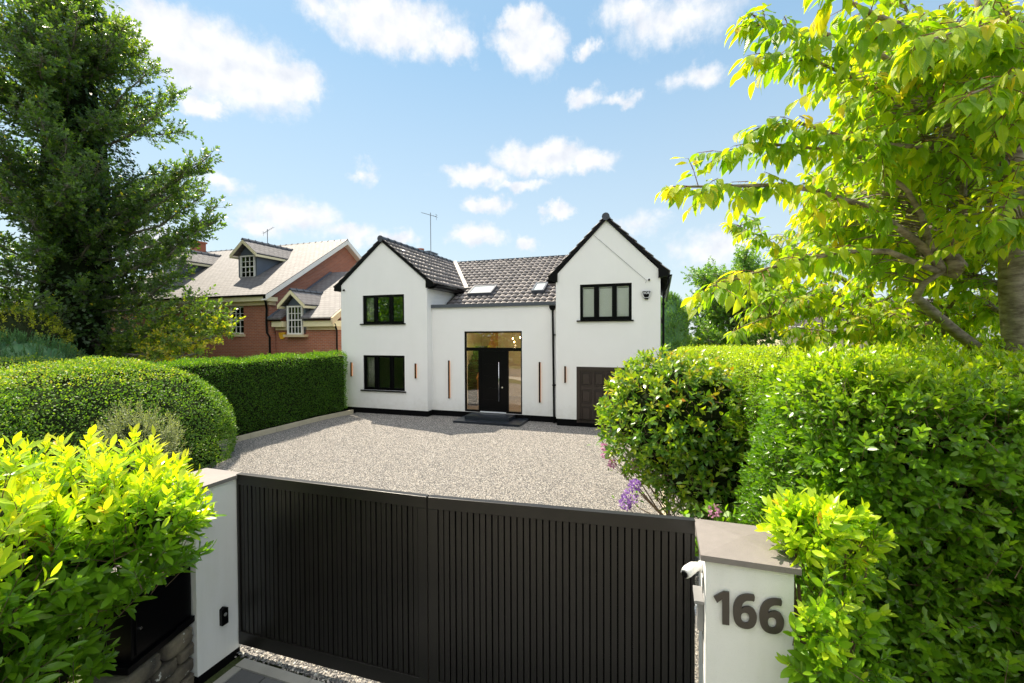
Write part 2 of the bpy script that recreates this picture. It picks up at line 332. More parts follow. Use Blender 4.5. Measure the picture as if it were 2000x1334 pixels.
leafmat('birch_leaf', [(0, (0.07, 0.17, 0.025)), (0.6, (0.14, 0.28, 0.035)), (1, (0.30, 0.42, 0.05))], 0.42, 1.9, 0.38, 0.6)
leafmat('conifer_leaf', [(0, (0.04, 0.13, 0.05)), (0.6, (0.08, 0.20, 0.07)), (1, (0.15, 0.28, 0.09))], 0.25, 1.4, 0.6)
leafmat('cone_leaf', [(0, (0.08, 0.21, 0.04)), (1, (0.18, 0.34, 0.06))], 0.35, 1.6, 0.5)
leafmat('sage_leaf', [(0, (0.18, 0.22, 0.12)), (0.6, (0.32, 0.37, 0.20)), (1, (0.46, 0.50, 0.28))], 0.3, 1.3, 0.6)
leafmat('bramble_leaf', [(0, (0.10, 0.24, 0.02)), (1, (0.24, 0.42, 0.04))], 0.42, 1.9, 0.5)
leafmat('yellow_leaf', [(0, (0.16, 0.24, 0.02)), (1, (0.46, 0.46, 0.03))], 0.42, 1.5, 0.5)
leafmat('pink_petal', [(0, (0.55, 0.20, 0.40)), (1, (0.72, 0.42, 0.62))], 0.4, 1.2, 0.6)
leafmat('purple_petal', [(0, (0.24, 0.09, 0.40)), (1, (0.42, 0.24, 0.62))], 0.35, 1.0, 0.6)
for nm in ('pink_petal', 'purple_petal'):
    for n in MATS[nm].node_tree.nodes:
        if n.type == 'BSDF_TRANSLUCENT':
            for l in list(n.inputs['Color'].links): MATS[nm].node_tree.links.remove(l)
            n.inputs['Color'].default_value = (0.75, 0.35, 0.60, 1) if nm[:2] == 'pi' else (0.45, 0.25, 0.65, 1)

# ------------------------------------------------------------------ objects
def tag(o, label, cat, group=None, kind=None):
    if label: o['label'] = label
    if cat: o['category'] = cat
    if group: o['group'] = group
    if kind: o['kind'] = kind
    return o
def thing(name, label, cat, loc=(0, 0, 0), group=None):
    o = bpy.data.objects.new(name, None); C.objects.link(o)
    o.location = loc; o.empty_display_size = 0.2
    return tag(o, label, cat, group)
def link(name, me, mat, parent=None):
    o = bpy.data.objects.new(name, me); C.objects.link(o)
    if mat: me.materials.append(MATS[mat])
    if parent is not None:
        o.parent = parent
        if parent.type == 'EMPTY':
            o.matrix_parent_inverse = Matrix.Translation(parent.location).inverted()
    return o
def mesh_np(name, V, F, smooth=False, rnd=None, uv=None):
    """V (n,3), F (m,k) with one k"""
    me = bpy.data.meshes.new(name)
    V = np.ascontiguousarray(V, dtype=np.float32); F = np.ascontiguousarray(F, dtype=np.int32)
    m_, k = F.shape
    me.vertices.add(len(V)); me.vertices.foreach_set('co', V.ravel())
    me.loops.add(m_*k); me.loops.foreach_set('vertex_index', F.ravel())
    me.polygons.add(m_); me.polygons.foreach_set('loop_start', np.arange(0, m_*k, k, dtype=np.int32))
    me.polygons.foreach_set('loop_total', np.full(m_, k, dtype=np.int32))
    if smooth: me.polygons.foreach_set('use_smooth', np.ones(m_, dtype=bool))
    me.update(calc_edges=True)
    if rnd is not None:
        a = me.attributes.new('rnd', 'FLOAT', 'POINT'); a.data.foreach_set('value', np.asarray(rnd, dtype=np.float32))
    if uv is not None:
        l = me.uv_layers.new(name='UVMap'); l.data.foreach_set('uv', np.asarray(uv, dtype=np.float32)[F.ravel()].ravel())
    return me
class MB:
    def __init__(s): s.v = []; s.f = []; s.r = []; s.cur = 0.5
    def add(s, pts, faces):
        b = len(s.v); s.v += [tuple(p) for p in pts]; s.r += [s.cur]*len(pts)
        s.f += [tuple(b+i for i in f) for f in faces]; return s
    def box(s, x0, x1, y0, y1, z0, z1):
        x0, x1 = min(x0, x1), max(x0, x1); y0, y1 = min(y0, y1), max(y0, y1); z0, z1 = min(z0, z1), max(z0, z1)
        p = [(x0, y0, z0), (x1, y0, z0), (x1, y1, z0), (x0, y1, z0), (x0, y0, z1), (x1, y0, z1), (x1, y1, z1), (x0, y1, z1)]
        return s.add(p, [(0, 3, 2, 1), (4, 5, 6, 7), (0, 1, 5, 4), (1, 2, 6, 5), (2, 3, 7, 6), (3, 0, 4, 7)])
    def obox(s, o, a, b, c):
        """box from corner o with edge vectors a, b, c"""
        o, a, b, c = map(Vector, (o, a, b, c))
        p = [o, o+a, o+a+b, o+b, o+c, o+a+c, o+a+b+c, o+b+c]
        return s.add(p, [(0, 3, 2, 1), (4, 5, 6, 7), (0, 1, 5, 4), (1, 2, 6, 5), (2, 3, 7, 6), (3, 0, 4, 7)])
    def quad(s, a, b, c, d): return s.add([a, b, c, d], [(0, 1, 2, 3)])
    def prism(s, poly, ax, lo, hi):
        """poly of 2-D points extruded along axis ax ('x','y','z')"""
        def P(p, w):
            return {'x': (w, p[0], p[1]), 'y': (p[0], w, p[1]), 'z': (p[0], p[1], w)}[ax]
        n = len(poly); pts = [P(p, lo) for p in poly] + [P(p, hi) for p in poly]
        fs = [tuple(range(n)), tuple(range(2*n-1, n-1, -1))] + [(i, n+i, n+(i+1) % n, (i+1) % n) for i in range(n)]
        return s.add(pts, fs)
    def tube(s, path, r, seg=8, cap=True):
        path = [Vector(p) for p in path]; n = len(path)
        rs = r if isinstance(r, (list, tuple)) else [r]*n
        t0 = (path[1]-path[0]).normalized(); up = Vector((0, 0, 1)) if abs(t0.z) < 0.9 else Vector((1, 0, 0))
        sx = t0.cross(up).normalized(); pts = []
        for i in range(n):
            t = (path[min(i+1, n-1)]-path[max(i-1, 0)]).normalized()
            sx = (sx - t*sx.dot(t)).normalized(); sy = t.cross(sx)
            for k in range(seg):
                a = 2*math.pi*k/seg; pts.append(path[i] + (sx*math.cos(a)+sy*math.sin(a))*rs[i])
        fs = [(i*seg+k, i*seg+(k+1) % seg, (i+1)*seg+(k+1) % seg, (i+1)*seg+k) for i in range(n-1) for k in range(seg)]
        if cap: fs += [tuple(range(seg-1, -1, -1)), tuple((n-1)*seg+k for k in range(seg))]
        return s.add(pts, fs)
    def build(s, name, mat, parent=None, smooth=False, bevel=0):
        me = bpy.data.meshes.new(name); me.from_pydata([tuple(p) for p in s.v], [], s.f)
        a = me.attributes.new('rnd', 'FLOAT', 'POINT'); a.data.foreach_set('value', s.r)
        me.update()
        if smooth:
            for p in me.polygons: p.use_smooth = len(p.vertices) == 4
        o = link(name, me, mat, parent)
        if bevel:
            b = o.modifiers.new('bevel', 'BEVEL'); b.width = bevel; b.segments = 2; b.limit_method = 'ANGLE'
        return o
def curve_mesh(splines, depth, place, name, mat, parent):
    """flat outlines (with holes) extruded; place maps local (x, y, z) to the world"""
    cu = bpy.data.curves.new(name, 'CURVE'); cu.dimensions = '2D'; cu.fill_mode = 'BOTH'; cu.extrude = depth/2
    for pts in splines:
        sp = cu.splines.new('POLY'); sp.points.add(len(pts)-1); sp.use_cyclic_u = True
        for q, p in zip(sp.points, pts): q.co = (p[0], p[1], 0, 1)
    tmp = bpy.data.objects.new('tmp', cu)
    me = bpy.data.meshes.new_from_object(tmp)
    bpy.data.objects.remove(tmp)
    me.transform(place)
    return link(name, me, mat, parent)
def text_mesh(body, size, depth, place, name, mat, parent):
    cu = bpy.data.curves.new(name, 'FONT'); cu.body = body; cu.size = size; cu.extrude = depth/2; cu.align_x = 'CENTER'; cu.align_y = 'CENTER'; cu.offset = size*0.015
    tmp = bpy.data.objects.new('tmp', cu); me = bpy.data.meshes.new_from_object(tmp); bpy.data.objects.remove(tmp)
    me.transform(place); return link(name, me, mat, parent)
def wall(mb, ax, plane, thick, u0, u1, z0, z1, openings=(), top=None):
    """wall in plane ax=plane; thickness goes to +ax; openings (u0,u1,z0,z1) get reveals; top = extra outline points above z1"""
    us = sorted({u0, u1, *[o[0] for o in openings], *[o[1] for o in openings]})
    zs = sorted({z0, z1, *[o[2] for o in openings], *[o[3] for o in openings]})
    def P(u, z, d): return (u, plane+d, z) if ax == 'y' else (plane+d, u, z)
    inside = lambda u, z: any(o[0] < u < o[1] and o[2] < z < o[3] for o in openings)
    for a, b in zip(us, us[1:]):
        for c, d in zip(zs, zs[1:]):
            if inside((a+b)/2, (c+d)/2): continue
            for w in (0, thick): mb.quad(P(a, c, w), P(b, c, w), P(b, d, w), P(a, d, w))
    def ring(pts):
        for p, q in zip(pts, pts[1:]+pts[:1]): mb.quad(P(*p, 0), P(*q, 0), P(*q, thick), P(*p, thick))
    for o in openings: ring([(o[0], o[2]), (o[1], o[2]), (o[1], o[3]), (o[0], o[3])])
    mid = list(top or [])
    ring([(u0, z0), (u1, z0), (u1, z1)] + mid + [(u0, z1)])
    if mid:
        pts = [(u0, z1), (u1, z1)] + mid
        for w in (0, thick): mb.add([P(*p, w) for p in pts], [tuple(range(len(pts)))])

# ------------------------------------------------------------------ ground
def zg(x, y):
    if y >= 9: return -0.05*min(1, max(0, (y-12.6)/1.2))
    if y <= 3.9: return -0.15
    t = (y-3.9)/5.1
    return -0.15*(1-t)
mb = MB()
ys = [-400, -60, 3.0, 3.9, 5, 6, 7, 8, 9, 12, 13.9, 16, 30, 400]
for a, b in zip(ys, ys[1:]):
    for x0, x1 in ((-400, -40), (-40, -11), (-11, 0), (0, 40), (40, 400)):
        mb.quad((x0, a, zg(0, a)-0.045), (x1, a, zg(0, a)-0.045), (x1, b, zg(0, b)-0.045), (x0, b, zg(0, b)-0.045))
tag(mb.build('ground', 'ground_soil'), None, None, kind='structure')
gx = np.linspace(-11.3, 0.62, 70); gy = np.linspace(3.2, 14.72, 90)
X, Y = np.meshgrid(gx, gy)
Z = np.vectorize(zg)(X, Y) + 0.012*np.sin(X*1.7+Y*0.6)*np.sin(Y*1.3-X*0.5) * np.clip((Y-4)/2, 0, 1)*np.clip((13-Y)/2, 0, 1)
V = np.stack([X, Y, Z], -1).reshape(-1, 3); n = len(gx)
I = (np.arange(len(gy)-1)[:, None]*n + np.arange(n-1)).ravel()
o = link('gravel_drive', mesh_np('gravel_drive', V, np.stack([I, I+1, I+n+1, I+n], 1), True), 'gravel')
tag(o, None, None, kind='structure')
# the loose top stones of the drive, thickest where the photograph shows them nearest
def stones(n, x0, x1, y0, y1, smin, smax, zz):
    P = np.stack([RG.uniform(x0, x1, n), RG.uniform(y0, y1, n)], 1)
    z = zz(P)
    box = np.array([(-1, -1, -.7), (1, -1, -.7), (1, 1, -.7), (-1, 1, -.7), (-.8, -.8, .7), (.8, -.8, .7), (.8, .8, .7), (-.8, .8, .7)], float)
    s = RG.uniform(smin, smax, (n, 1))*RG.uniform(0.6, 1.0, (n, 3)); s[:, 2] *= 0.75
    v = box[None]*s[:, None, :]*RG.uniform(0.7, 1.15, (n, 8, 1))
    a = RG.uniform(0, 6.28, n); tx = RG.normal(0, 0.35, n)
    ca, sa = np.cos(a)[:, None], np.sin(a)[:, None]
    x = v[..., 0]*ca - v[..., 1]*sa; y = v[..., 0]*sa + v[..., 1]*ca
    ct, st_ = np.cos(tx)[:, None], np.sin(tx)[:, None]
    y2 = y*ct - v[..., 2]*st_; z2 = y*st_ + v[..., 2]*ct
    V = np.stack([x+P[:, :1], y2+P[:, 1:2], z2+z[:, None]+s[:, 2:3]*0.25], -1)
    F = np.array([(4, 5, 6, 7), (0, 1, 5, 4), (1, 2, 6, 5), (2, 3, 7, 6), (3, 0, 4, 7)])
    F = (np.arange(n)*8)[:, None, None] + F[None]
    return V.reshape(-1, 3), F.reshape(-1, 4), np.repeat(RG.uniform(0, 1, n), 8)
def zdrive(P):
    x, y = P[:, 0], P[:, 1]
    z = np.where(y >= 9, 0, np.where(y <= 3.9, -0.15, -0.15*(1-(y-3.9)/5.1)))
    z = z-0.05*np.clip((y-12.6)/1.2, 0, 1)
    return z + 0.012*np.sin(x*1.7+y*0.6)*np.sin(y*1.3-x*0.5)*np.clip((y-4)/2, 0, 1)*np.clip((13-y)/2, 0, 1)
parts = [stones(120000, -11.1, 0.3, 6.0, 10.2, 0.005, 0.0105, zdrive), stones(60000, -11.1, 0.0, 10.2, 14.2, 0.006, 0.0115, zdrive),
         stones(7000, -3.95, 0.2, 3.15, 4.6, 0.007, 0.016, zdrive)]
off = 0; VV, FF, RR = [], [], []
for v, f, r in parts: VV.append(v); FF.append(f+off); RR.append(r); off += len(v)
o = link('gravel_stones', mesh_np('gravel_stones', np.concatenate(VV), np.concatenate(FF), rnd=np.concatenate(RR)), 'gravel_stone')
tag(o, 'loose grey and tan gravel covering the forecourt', 'gravel', kind='stuff')
# street side
mb = MB()
for i in range(12):
    for j in range(15):
        x0 = -3.74 + j*0.30 + (0.13 if i % 2 else 0); y1 = 3.06 - i*0.20
        mb.cur = random.random()
        mb.box(x0+0.004, x0+0.292, y1-0.194, y1-0.004, -0.20, -0.145+random.uniform(-.002, .002))
tag(mb.build('block_paving', 'block_paving'), None, None, kind='structure')
mb = MB()
for i in range(5): mb.box(-3.83+i*0.82, -3.835+(i+1)*0.82, 3.065, 3.165, -0.22, -0.138)
for i in range(3): mb.box(-3.83, -3.745, 3.06-(i+1)*0.8, 3.055-i*0.8, -0.22, -0.138)
tag(mb.build('paving_edge', 'edge_stone'), None, None, kind='structure')
mb = MB(); mb.box(-40, 40, -1.6, 0.62, -0.4, -0.16); tag(mb.build('pavement', 'pavement_flags'), None, None, kind='structure')
mb = MB(); mb.box(-200, 200, -9.0, -1.75, -0.5, -0.19); mb.box(-200, 200, -1.72, -1.6, -0.5, -0.12)
tag(mb.build('road', 'asphalt'), None, None, kind='structure')
# drive edgings
mb = MB()
for i in range(9):
    y0 = 6.0+i*0.9
    mb.obox((-11.32, y0+0.006, zg(0, y0)-0.1), (0.07, 0, 0), (0, 0.888, zg(0, y0+.9)-zg(0, y0)), (0, 0, 0.25))
tag(mb.build('garden_edging', 'kerb_stone'), 'pale stone edging strip at the foot of the clipped hedge left of the gravel', 'edging')
mb = MB()
for i in range(8):
    y0 = 3.7+i*0.95
    mb.obox((0.02, y0+0.006, zg(0, y0)-0.1), (0.06, 0, 0), (0, 0.938, zg(0, y0+.9)-zg(0, y0)), (0, 0, 0.22))
tag(mb.build('garden_edging', 'kerb_stone'), 'pale stone edging strip below the camellia on the right of the gravel', 'edging')

# ------------------------------------------------------------------ roof tiles
def tiled(name, O, U, Vv, ulen, vlen, parent, pitch=0.25, gauge=0.345, amp=0.026, step=0.032, urange=None, mat='roof_tile'):
    O, U, Vv = Vector(O), Vector(U).normalized(), Vector(Vv).normalized()
    N = U.cross(Vv)
    if N.z < 0: N = -N
    per = 8; verts, faces, rr = [], [], []
    nc = int(math.ceil(vlen/gauge)); base = 0
    for i in range(nc):
        v0 = i*gauge; v1 = min(v0+gauge+0.03, vlen)
        a, b = urange(v0) if urange else (0, ulen)
        k0 = int(round(a/pitch*per)); k1 = int(round(b/pitch*per))
        if k1-k0 < 2: continue
        ks = np.arange(k0, k1+1); u = ks*pitch/per
        ph = 2*np.pi*u/pitch
        h = amp*(np.sin(ph)+0.35*np.sin(2*ph+0.6))
        tr = np.array([hash((i, int(k)//per, 5)) % 1000/1000 for k in ks])
        jit = (tr-0.5)*0.006
        rows = [(v0+0.01, -0.012+0*h, 0), (v0, h+step+jit, 1), (v1, h+jit*0.5, 1)]
        for (vv, hh, _) in rows:
            P = np.array(O)[None]+u[:, None]*np.array(U)+vv*np.array(Vv)+hh[:, None]*np.array(N)
            verts.append(P); rr.append(tr)
        m_ = len(ks)
        I = np.arange(m_-1)
        for q in (0, 1): faces.append(np.stack([base+q*m_+I, base+q*m_+I+1, base+(q+1)*m_+I+1, base+(q+1)*m_+I], 1))
        base += 3*m_
    me = mesh_np(name, np.concatenate(verts), np.concatenate(faces), False, rnd=np.concatenate(rr))
    o = link(name, me, mat, parent)
    so = o.modifiers.new('thick', 'SOLIDIFY'); so.thickness = 0.014; so.offset = -1 if U.cross(Vv).z > 0 else 1
    return o
def ridge(mb, a, b, r=0.11, seg=0.42):
    a, b = Vector(a), Vector(b); n = max(1, int((b-a).length/seg)); d = (b-a)/n
    for i in range(n):
        p = a+d*i; q = a+d*(i+1)
        mb.tube([p, p+d*0.1, p+d*0.1001, q], [r*1.12, r*1.12, r, r], 12)

YL, YM, YR = 14.35, 14.70, 14.30
house = thing('white_house', 'white rendered two storey house with two front gables and black window frames behind the gravel', 'house', (-6, 14.7, 0))
# left wing
LX0, LX1, LXC, LZ = -11.99, -8.15, -10.07, 4.93
mb = MB()
LW = [(-10.97, -9.12, 3.42, 4.51), (-10.97, -9.12, 0.86, 2.20)]
wall(mb, 'y', YL, 0.28, LX0, LX1, 0.16, LZ, LW, top=[(LXC, 6.52)])
wall(mb, 'x', LX1-0.28, 0.28, YL+0.28, 24.0, 0.16, 4.86)
wall(mb, 'x', LX0, 0.28, YL+0.28, 26.0, 0.0, 4.86)
mb.build('wall', 'white_render', house)
# middle range
mb = MB()
wall(mb, 'y', YM, 0.28, LX1+0.002, -3.30, 0.16, 4.0, [(-6.82, -4.61, 0.165, 3.10)])
mb.build('wall', 'white_render', house)
# right wing
RX0, RX1, RXC = -3.30, -0.02, -1.66
mb = MB()
RW = [(-2.50, -0.87, 3.43, 4.59), (-2.62, -0.30, 0.18, 1.92)]
wall(mb, 'y', YR, 0.28, RX0, RX1, 0.18, 4.92, RW, top=[(RXC, 6.60)])
wall(mb, 'x', RX0, 0.28, YR+0.28, 24.0, 0.18, 4.88)
wall(mb, 'x', RX1-0.28, 0.28, YR+0.28, 26.0, 0.0, 4.88)
mb.build('wall', 'white_render', house)
mb = MB(); wall(mb, 'y', 25.9, 0.2, LX0, RX1, 0.0, 4.2); mb.build('rear_wall', 'white_render', house)
# plinth
mb = MB()
mb.box(LX0+.02, LX1-.02, YL+0.02, YL+0.27, -0.2, 0.158)
mb.box(LX1-.26, LX1-.018, YL+0.27, YM+0.3, -0.2, 0.158)
mb.box(LX1-.02, -6.83, YM+0.02, YM+0.27, -0.2, 0.157)
mb.box(-4.60, RX0+.02, YM+0.02, YM+0.27, -0.2, 0.157)
mb.box(-6.83, -4.60, YM+0.02, YM+0.27, -0.2, 0.12)
mb.box(RX0+.02, -2.63, YR+0.02, YR+0.27, -0.2, 0.178)
mb.box(-2.63, -0.29, YR+0.04, YR+0.27, -0.2, 0.08)
mb.box(-0.29, RX1-.02, YR+0.02, YR+0.27, -0.2, 0.178)
mb.box(RX0+.02, RX0+.26, YR+0.27, YM+0.3, -0.2, 0.178)
mb.build('plinth', 'black_plinth', house)
# flat roof with its fascia
mb = MB(); mb.box(LX1+.001, RX0-.001, YM-0.05, YM+0.9, 4.002, 4.05); mb.build('flat_roof', 'lead', house)
mb = MB(); mb.box(LX1+.003, RX0-.003, YM-0.07, YM-0.045, 3.975, 4.10); mb.box(LX1+.003, RX0-.003, YM-0.045, YM-0.01, 4.052, 4.10)
mb.build('fascia', 'fascia_grey', house)
# pitched roofs
sl = 0.81; cl = 1/math.sqrt(1+sl*sl); L_ = 2.22/cl
tiled('roof', (LXC+2.22, YL-0.07, 6.66-2.22*sl), (0, 1, 0), (-1, 0, sl), 7.4, L_, house)
tiled('roof', (LXC-2.22, YL-0.07, 6.66-2.22*sl), (0, 1, 0), (1, 0, sl), 11.0, L_, house)
sr = 0.985; cr_ = 1/math.sqrt(1+sr*sr); R_ = 1.90/cr_
tiled('roof', (RXC+1.90, YR-0.07, 6.73-1.90*sr), (0, 1, 0), (-1, 0, sr), 11.0, R_, house)
tiled('roof', (RXC-1.90, YR-0.07, 6.73-1.90*sr), (0, 1, 0), (1, 0, sr), 7.4, R_, house)
sm = 0.53; cm_ = 1/math.sqrt(1+sm*sm)
def ur(v):
    y = 15.25 + v*cm_
    a = 2.42 if y < 16.9 else max(0.35, 2.3-(y-16.9)*0.65)
    b = 7.22 if y < 17.3 else min(8.6, 7.22+(y-17.3)*0.6)
    return a, b
tiled('roof', (-10.5, 15.25, 6.65-sm*(20.4-15.25)), (1, 0, 0), (0, 1, sm), 9, (20.4-15.25)/cm_, house, urange=ur)
mb = MB(); mb.quad((-12.2, 26.3, 3.55), (0.2, 26.3, 3.55), (RXC, 20.4, 6.62), (LXC, 20.4, 6.62)); mb.build('rear_roof', 'ridge_tile', house)
mb = MB()
ridge(mb, (LXC, YL-0.12, 6.63), (LXC, 20.45, 6.63)); ridge(mb, (RXC, YR-0.12, 6.70), (RXC, 20.5, 6.70)); ridge(mb, (LXC, 20.4, 6.60), (RXC, 20.4, 6.60), 0.09)
mb.build('ridge_tiles', 'ridge_tile', house, smooth=True)
# lead valley between the left wing and the middle roof
mb = MB()
a, b = Vector((LXC+0.03, 20.36, 6.69)), Vector((-7.86, 17.02, 4.93))
d = b-a
mb.obox(a, d, Vector((0.17, 0.02, 0.012)), Vector((0, 0, 0.03))); mb.build('valley', 'lead_valley', house)
# black verge boards under the tiles, and box ends
def verge(xc, zc, half, s, y, boxes=True):
    for sg in (-1, 1):
        mb = MB(); a = Vector((xc, y, zc)); b = Vector((xc+sg*half, y, zc-half*s))
        mb.obox(a, b-a, (0, 0.05, 0), (0, 0, -0.11))
        if boxes: mb.prism([(xc+sg*half, zc-half*s), (xc+sg*(half-0.30), zc-(half-0.30)*s), (xc+sg*(half-0.30), zc-half*s-0.16), (xc+sg*half, zc-half*s-0.10)], 'y', y-0.005, y+0.11)
        mb.build('bargeboard', 'black_metal', house)
verge(LXC, 6.645, 2.20, sl, YL-0.055); verge(RXC, 6.71, 1.88, sr, YR-0.055)
# gutters along the side eaves
for x, y0, y1, z in ((LXC+2.25, YL+0.05, 17.05, 4.79), (LXC-2.25, YL+0.05, 26, 4.79), (RXC-1.93, YR+0.05, 17.2, 4.80), (RXC+1.93, YR+0.05, 26, 4.80)):
    mb = MB(); pts = [(x+0.06*math.cos(t_), z+0.06*math.sin(t_)) for t_ in [math.pi+i*math.pi/8 for i in range(9)]]
    pts += [(x+0.05, z), (x+0.048*math.cos(2.2*math.pi/2+.9), z-0.045), (x-0.05, z)]
    mb.prism(pts[:9], 'y', y0, y1); mb.build('gutter', 'black_metal', house)
for x0, x1, y1, z in ((LX1+.003, LXC+2.2, 17.0, 4.74), (RX0-.3, RX0-.003, 17.1, 4.74)): mb = MB(); mb.box(x0, x1, YL+0.07, y1, z-0.06, z+0.05); mb.build('soffit', 'black_metal', house)
# windows: frame > pane; sill
def window(x0, x1, z0, z1, y, lights, zr, label=None, blind=False, sash=None):
    f = MB(); yy = y+0.035; t = 0.07
    xs = [x0] + [v for l in lights for v in l] + [x1]
    f.box(x0, x1, yy, yy+t, z0, zr[0]); f.box(x0, x1, yy, yy+t, zr[1], z1)
    for i in range(0, len(xs), 2): f.box(xs[i], xs[i+1], yy, yy+t, zr[0], zr[1])
    for l in lights:
        f.box(l[0]-0.035, l[1]+0.035, yy-0.012, yy-0.001, zr[0]-0.035, zr[0]); f.box(l[0]-0.035, l[1]+0.035, yy-0.012, yy-0.001, zr[1], zr[1]+0.035)
        f.box(l[0]-0.035, l[0], yy-0.012, yy-0.001, zr[0], zr[1]); f.box(l[1], l[1]+0.035, yy-0.012, yy-0.001, zr[0], zr[1])
    w = f.build('window', 'black_metal', house)
    if label: w['label'] = label
    for l in lights:
        p = MB(); p.box(l[0], l[1], yy+0.03, yy+0.036, zr[0], zr[1]); p.build('pane', 'glass_clear' if blind else 'glass_pane', w)
        if blind:
            q = MB(); q.box(l[0]+0.02, l[1]-0.02, yy+0.055, yy+0.06, zr[0]+0.004, zr[1]-0.05); q.build('blind', 'blind_white', w)
            q = MB()
            q.box(l[0], l[0]+0.018, yy+0.04, yy+0.065, zr[0], zr[1]); q.box(l[1]-0.018, l[1], yy+0.04, yy+0.065, zr[0], zr[1]); q.box(l[0]+.018, l[1]-.018, yy+0.04, yy+0.065, zr[1]-0.03, zr[1])
            q.build('blind_track', 'white_plastic', w)
    s = MB(); s.box(x0-0.10, x1+0.06, y-0.06, y+0.10, z0-0.045, z0-0.002); s.build('sill', 'black_metal', w)
    return w
window(-10.97, -9.12, 3.42, 4.51, YL, [(-10.86, -10.47), (-10.33, -9.79), (-9.64, -9.20)], (3.50, 4.42), 'three light black window in the upper left gable, trees mirrored in it')
window(-10.97, -9.12, 0.86, 2.20, YL, [(-10.86, -10.47), (-10.30, -9.79), (-9.64, -9.19)], (0.96, 2.12), 'three light black window on the ground floor with a pale curtain at its left')
window(-2.50, -0.87, 3.43, 4.59, YR, [(-2.41, -2.05), (-1.89, -1.48), (-1.33, -0.96)], (3.54, 4.50), 'three light black window in the right gable with pale blinds', blind=True)
# rooms behind the glass
def room(x0, x1, y0, y1, z0, z1, mat='interior_wall'):
    b = MB()
    b.quad((x0, y1, z0), (x1, y1, z0), (x1, y1, z1), (x0, y1, z1)); b.quad((x0, y0, z0), (x0, y1, z0), (x0, y1, z1), (x0, y0, z1)); b.quad((x1, y0, z0), (x1, y1, z0), (x1, y1, z1), (x1, y0, z1))
    b.quad((x0, y0, z1), (x1, y0, z1), (x1, y1, z1), (x0, y1, z1)); o = b.build('room', mat, house)
    f = MB(); f.quad((x0, y0, z0), (x1, y0, z0), (x1, y1, z0), (x0, y1, z0)); f.build('room_floor', 'interior_floor', house)
room(-11.68, -8.45, YL+0.285, 18.2, 2.95, 4.70, 'interior_grey')
room(-11.68, -8.45, YL+0.285, 18.2, 0.20, 2.60)
room(-7.95, -3.4, YM+0.285, 19.0, 0.165, 3.9)
room(-2.98, -0.32, YR+0.285, 17.5, 2.95, 4.80, 'interior_grey')
def curtain(x0, x1, y, z0, z1):
    n = 40; V, F = [], []
    for i in range(n+1):
        u = i/n; x = x0+(x1-x0)*u; yy = y+0.035*math.sin(u*34)+0.01*math.sin(u*71)
        V += [(x, yy, z0), (x+0.01*math.sin(i*2.1), yy, z1)]
    for i in range(n): F.append((2*i, 2*i+2, 2*i+3, 2*i+1))
    b = MB(); b.add(V, F); o = b.build('curtain', 'curtain_cream', smooth=True)
    so = o.modifiers.new('thick', 'SOLIDIFY'); so.thickness = 0.004
    return o
tag(curtain(-10.90, -10.44, 14.56, 0.88, 2.18), 'pleated cream curtain at the left of the ground floor window of the white house', 'curtain')
tag(curtain(-10.90, -10.60, 14.56, 3.44, 4.49), 'pale curtain inside the upper left window of the white house', 'curtain')
t_ = thing('television', 'dark flat television on the wall seen through the ground floor window', 'television', (-9.5, 18.1, 1.5))
b = MB(); b.box(-10.7, -9.3, 18.10, 18.15, 1.35, 2.2); b.build('screen', 'black_metal', t_)
b = MB(); b.box(-10.1, -9.9, 18.15, 18.195, 1.6, 1.9); b.build('bracket', 'grey_plastic', t_)
# entrance screen and door
EX0, EX1, EZ0, EZ1 = -6.82, -4.61, 0.165, 3.10
f = MB(); ya, yb = YM+0.03, YM+0.10
f.box(EX0, EX1, ya, yb, 3.04, EZ1); f.box(EX0, EX0+.06, ya, yb, EZ0, 3.04); f.box(EX1-.05, EX1, ya, yb, EZ0, 3.04)
f.box(EX0+.06, EX1-.05, ya, yb, 2.39, 2.51); f.box(-6.28, -6.17, ya, yb, EZ0, 2.39); f.box(-5.25, -5.13, ya, yb, EZ0, 2.39)
f.box(EX0+.06, -6.28, ya, yb, EZ0, 0.24); f.box(-5.13, EX1-.05, ya, yb, EZ0, 0.24)
scr = f.build('entrance_frame', 'black_metal', house)
for x0, x1, z0, z1 in ((EX0+.06, EX1-.05, 2.51, 3.04), (EX0+.06, -6.28, 0.24, 2.39), (-5.13, EX1-.05, 0.24, 2.39)):
    p = MB(); p.box(x0, x1, ya+.03, ya+.036, z0, z1); p.build('pane', 'glass_pane', scr)
f = MB(); f.box(-6.168, -5.252, ya+.012, yb-.005, 0.20, 2.388)
for zz in (0.62, 1.05, 1.48, 1.91): f.box(-6.10, -5.56, ya+.0085, ya+.012, zz, zz+0.006)
door = f.build('front_door', 'black_metal', house)
f = MB(); f.tube([(-5.465, YM-0.035, 0.60), (-5.465, YM-0.035, 2.0)], 0.014, 12)
for z in (0.75, 1.85): f.tube([(-5.465, YM-0.035, z), (-5.465, YM+0.045, z)], 0.009, 8)
f.build('handle', 'silver', door, smooth=True)
f = MB(); f.tube([(-5.36, YM+0.043, 1.09), (-5.36, YM+0.025, 1.09)], 0.03, 16); f.build('lock', 'silver', door)
f = MB(); f.box(-6.20, -5.22, YM-0.03, YM+0.03, 0.172, 0.205); f.build('threshold', 'brushed_white', door)
